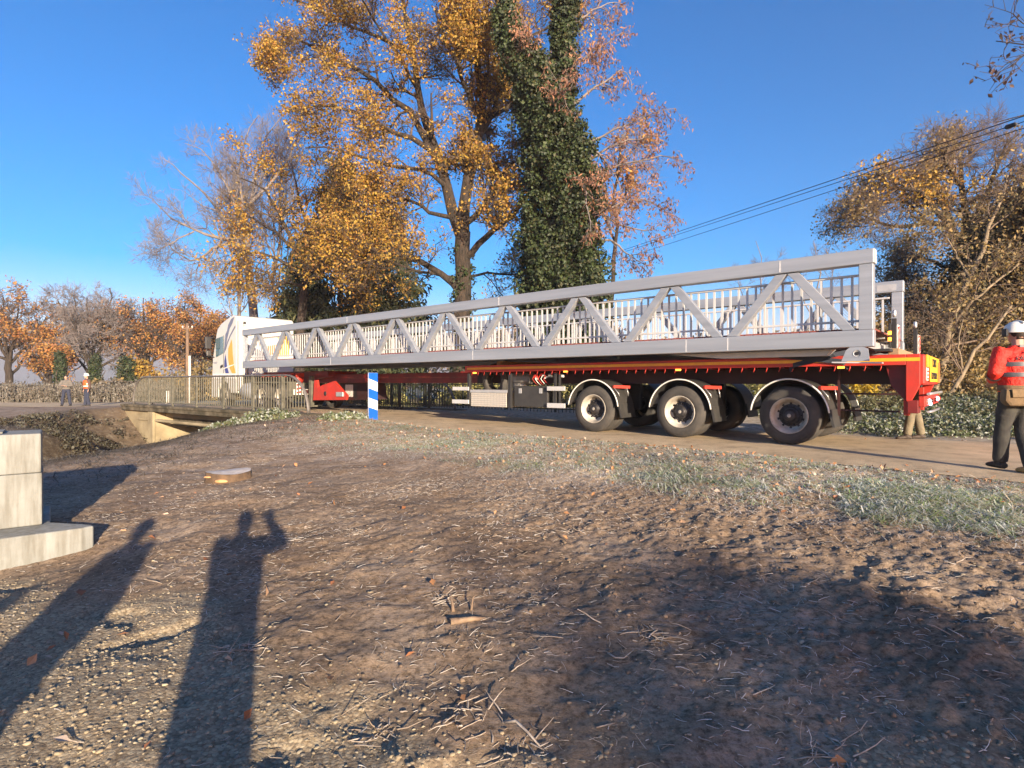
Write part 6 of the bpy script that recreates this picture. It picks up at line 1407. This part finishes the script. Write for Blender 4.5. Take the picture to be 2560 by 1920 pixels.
    for s_ in 'LR':
        an = J_['ank' + s_]; bt = MB(); bt.tube([an + Vector((0, 0, .10)), an + Vector((0, 0, .02)), an + Vector((0, .01, -.04))], [.062, .058, .06], 12)
        bt.tube([an + Vector((0, -.07, -.05)), an + Vector((0, 0, -.042)), an + Vector((0, .09, -.05)), an + Vector((0, .17, -.06)), an + Vector((0, .20, -.066))], [(.036, .045), (.048, .052), (.04, .052), (.03, .048), (.018, .03)], 12, ref=(0, 0, 1))
        bo = remesh(bt.build('boot', M[bootm if isinstance(bootm, str) else bootm[s_ == 'R']], o), .009, 2)
    if hat == 'helmet':
        hm = MB(); c = hd + Vector((0, -.005, .02))
        hm.lathe([(.128, -.012), (.134, -.008), (.131, .0), (.123, .012), (.118, .045), (.10, .085), (.066, .115), (.03, .126), (0, .128)], tuple(c), 'z', 28)
        hm.prism([(-.085, .10), (-.06, .155), (0, .172), (.06, .155), (.085, .10)], 'z', hd.z + .036, hd.z + .043) if False else None
        hm.tube([c + Vector((0, y_, .128 - 2.2 * y_ * y_)) for y_ in np.linspace(-.12, .12, 9)], [.012] * 9, 6); hm.build('helmet', M[ 'helmet'], o)
    if extra: extra(o, J_)
    return o
def right_extra(o, J_):
    def side(s_):
        mb = MB(); c = J_['pelvis'] + Vector((.0, -.135, .03))
    bt = MB().tube([J_['waist'] - Vector((0, 0, .11)), J_['waist'] - Vector((0, 0, .04))], [(.158, .205)] * 2, 24, ref=(0, 1, 0)); bt.build('tool_belt', M['tan'], o)
    mb = MB(); mb.prism([(-.30, .99), (.18, 1.0), (.19, .87), (.16, .79), (-.26, .79), (-.31, .85)], 'y', -.235, -.125)
    bg_ = mb.build('belt_pouch', M['tan'], o, .03)
    ps = MB().prism([(-.26, .985), (-.06, .99), (-.07, .89), (-.25, .89)], 'y', -.262, -.2455).build('pouch_flap', M['tan'], bg_, .006)
    MB().ball((0, -.10, 1.0), (.20, .12, .07), 14).build('pouch_filling', M['browncloth'], bg_) if False else None
    t_ = text_mesh('PARIETTI', .074, M['ink'], 'lettering', o, (0.0, -.166, 1.342), (R(93), 0, 0), .004)
    MB().prism([(-.03, 1.40), (0.0, 1.445), (.03, 1.40), (.012, 1.405), (0, 1.42), (-.012, 1.405)], 'y', -.16, -.155).build('back_logo', M['ink'], o)
    MB().box(-.045, .045, -.088, -.080, 1.475, 1.505).build('collar_label', M['reflect'], o)
    MB().box(-.155, -.12, -.03, .05, 1.60, 1.70).build('ear_defender', M['black'], o, .02)
    p0 = J_['ankR']
# right-hand worker, walking away with his back to the camera
person('worker in a red hi-vis jacket and white helmet with tan belt pouch, back turned', (6.04, 6.83, -.005), R(-4),
       pose=dict(kneeL=(-.10, .10, .50), ankL=(-.07, .17, .11), kneeR=(.07, .03, .51), ankR=(.06, -.12, .085), elL=(-.27, -.02, 1.17), wrL=(-.15, .20, 1.08), elR=(.27, -.02, 1.16), wrR=(.15, .22, 1.08), shL=(-.195, 0, 1.42), shR=(.195, 0, 1.42), head=(0.01, .04, 1.64)),
       h=1.80, bootm=('bootdark', 'boottan'), vox=.011, bulk=1.12, extra=right_extra)
# worker on the far side behind the trailer tail: only his legs show
hp = Dp(1980, 955, 10.9); 
person('worker in khaki trousers and brown boots standing hidden behind the trailer tail', (hp.x, hp.y, -.012), R(80), pose=dict(kneeL=(-.10, .15, .49), ankL=(-.11, .22, .09), kneeR=(.10, -.05, .5), ankR=(.12, -.14, .09), chest=(0, .12, 1.24), neck=(0, .24, 1.38), head=(0, .30, 1.50), shL=(-.185, .2, 1.32), shR=(.185, .2, 1.32), elL=(-.24, .25, 1.05), elR=(.24, .25, 1.05), wrL=(-.12, .42, 1.0), wrR=(.12, .42, 1.0), waist=(0, .03, 1.05)),
       h=1.70, topm='greycloth', legm='khaki', bootm='boot', vox=.015, stripes=False, hat='helmet')
# the two distant men on the left
lp = Dp(188, 876, 31); 
o = person('distant man in an orange hi-vis vest, white helmet and dark trousers', (lp.x, lp.y, -.245), R(150), h=1.80, topm='browncloth', legm='navycloth', bootm='bootdark', vox=.022, stripes=False, pose=dict(kneeL=(-.13, .03, .5), ankL=(-.16, -.02, .09), ankR=(.10, .05, .09)))
v_ = MB().tube([(0, 0, .98), (0, 0, 1.07), (0, .01, 1.2), (0, .01, 1.33), (0, .01, 1.42)], [(.16, .195), (.158, .19), (.168, .20), (.168, .205), (.14, .165)], 20, ref=(0, 1, 0), caps=False).build('vest', M['vest'], o)
for z_ in (1.08, 1.2): MB().tube([(0, 0, z_), (0, 0, z_ + .045)], [(.172, .208)] * 2, 20, ref=(0, 1, 0), caps=False).build('reflective_band', M['signwhite'], o)
lp = Dp(143, 876, 32)
person('distant man in a grey coat with arms folded, left of the man in orange', (lp.x, lp.y, -.25), R(200), h=1.74, topm='greycloth', legm='navycloth', bootm='bootdark', vox=.022, stripes=False, hat=None, bulk=1.15,
       pose=dict(elL=(-.30, .05, 1.16), wrL=(.02, .23, 1.17), elR=(.30, .05, 1.16), wrR=(-.02, .25, 1.14), kneeL=(-.15, .02, .5), ankL=(-.2, 0, .09), kneeR=(.15, .02, .5), ankR=(.2, 0, .09)))
# the people behind the camera who throw the long shadows
ph = person('person holding up a phone, standing just behind the viewpoint', (-.12, -.36, hz(-.1, -.36)), R(-4), h=1.76, topm='greycloth', legm='darkcloth', stripes=False, hat=None, vox=.02, bulk=1.1,
       pose=dict(elR=(.38, .10, 1.44), wrR=(.12, .28, 1.60), elL=(-.24, .12, 1.20), wrL=(-.05, .30, 1.36)))
o = MB().box(-.008, .075, -.022, -.014, -.07, .075).build('phone', M['black'], None, .004, (0, -.02, CAM_Z)); tag(o, 'black phone held up by the person behind the viewpoint', 'phone')
person('person standing behind and to the left of the viewpoint', (-1.02, -.75, hz(-1, -.7)), R(70), h=1.72, topm='browncloth', legm='navycloth', stripes=False, hat=None, vox=.02, bulk=1.15)
person('second onlooker further behind and left of the viewpoint', (-.62, -3.0, hz(-.6, -3.0)), R(10), h=1.72, topm='greycloth', legm='darkcloth', stripes=False, hat=None, vox=.02, bulk=1.2)
# unseen evergreen added behind the viewpoint, shaped to throw the soft shadow lower right
tb = (2.33 * .9205 + 26 * .3907, 2.33 * .3907 - 26 * .9205, -.5)
n = 460; q_ = rng.uniform(-1.5, 1.55, n); zt_ = 6.25 - .22 * np.abs(q_ - .35) ** 2 - .5 * (q_ > 1.3); z_ = zt_ * (1 - rng.uniform(0, 1, n) ** 1.3) ; d_ = rng.uniform(-1.3, 1.3, n)
Cb = np.stack([tb[0] + q_ * .9205 - d_ * .3907, tb[1] + q_ * .3907 + d_ * .9205, tb[2] + z_], -1)
v, f = clumps(Cb, rng.uniform(.25, .5, n), 34, .16, .7); ob_ = leafy('shadow_tree', 'unseen dense evergreen added behind the viewpoint to throw the soft shadow at lower right', 'tree', tb, v, f, M['ivy'])
MB().tube([(0, 0, 0), (0, 0, 5.2)], [.22, .08], 8).build('trunk', M['bark'], ob_)
# ------------------------------------------------------------------ thin morning haze
hzm = bpy.data.materials.new('morning haze'); hzm.use_nodes = True; nt = hzm.node_tree; nt.nodes.clear()
ou = nt.nodes.new('ShaderNodeOutputMaterial'); pv = nt.nodes.new('ShaderNodeVolumePrincipled'); pv.inputs['Color'].default_value = (0.86, 0.9, 1.0, 1); pv.inputs['Density'].default_value = 0.0004
nt.links.new(pv.outputs[0], ou.inputs['Volume'])
hb_ = MB().box(-2600, 2600, -120, 1800, -4.2, 118).build('haze', hzm); tag(hb_, kind='stuff')
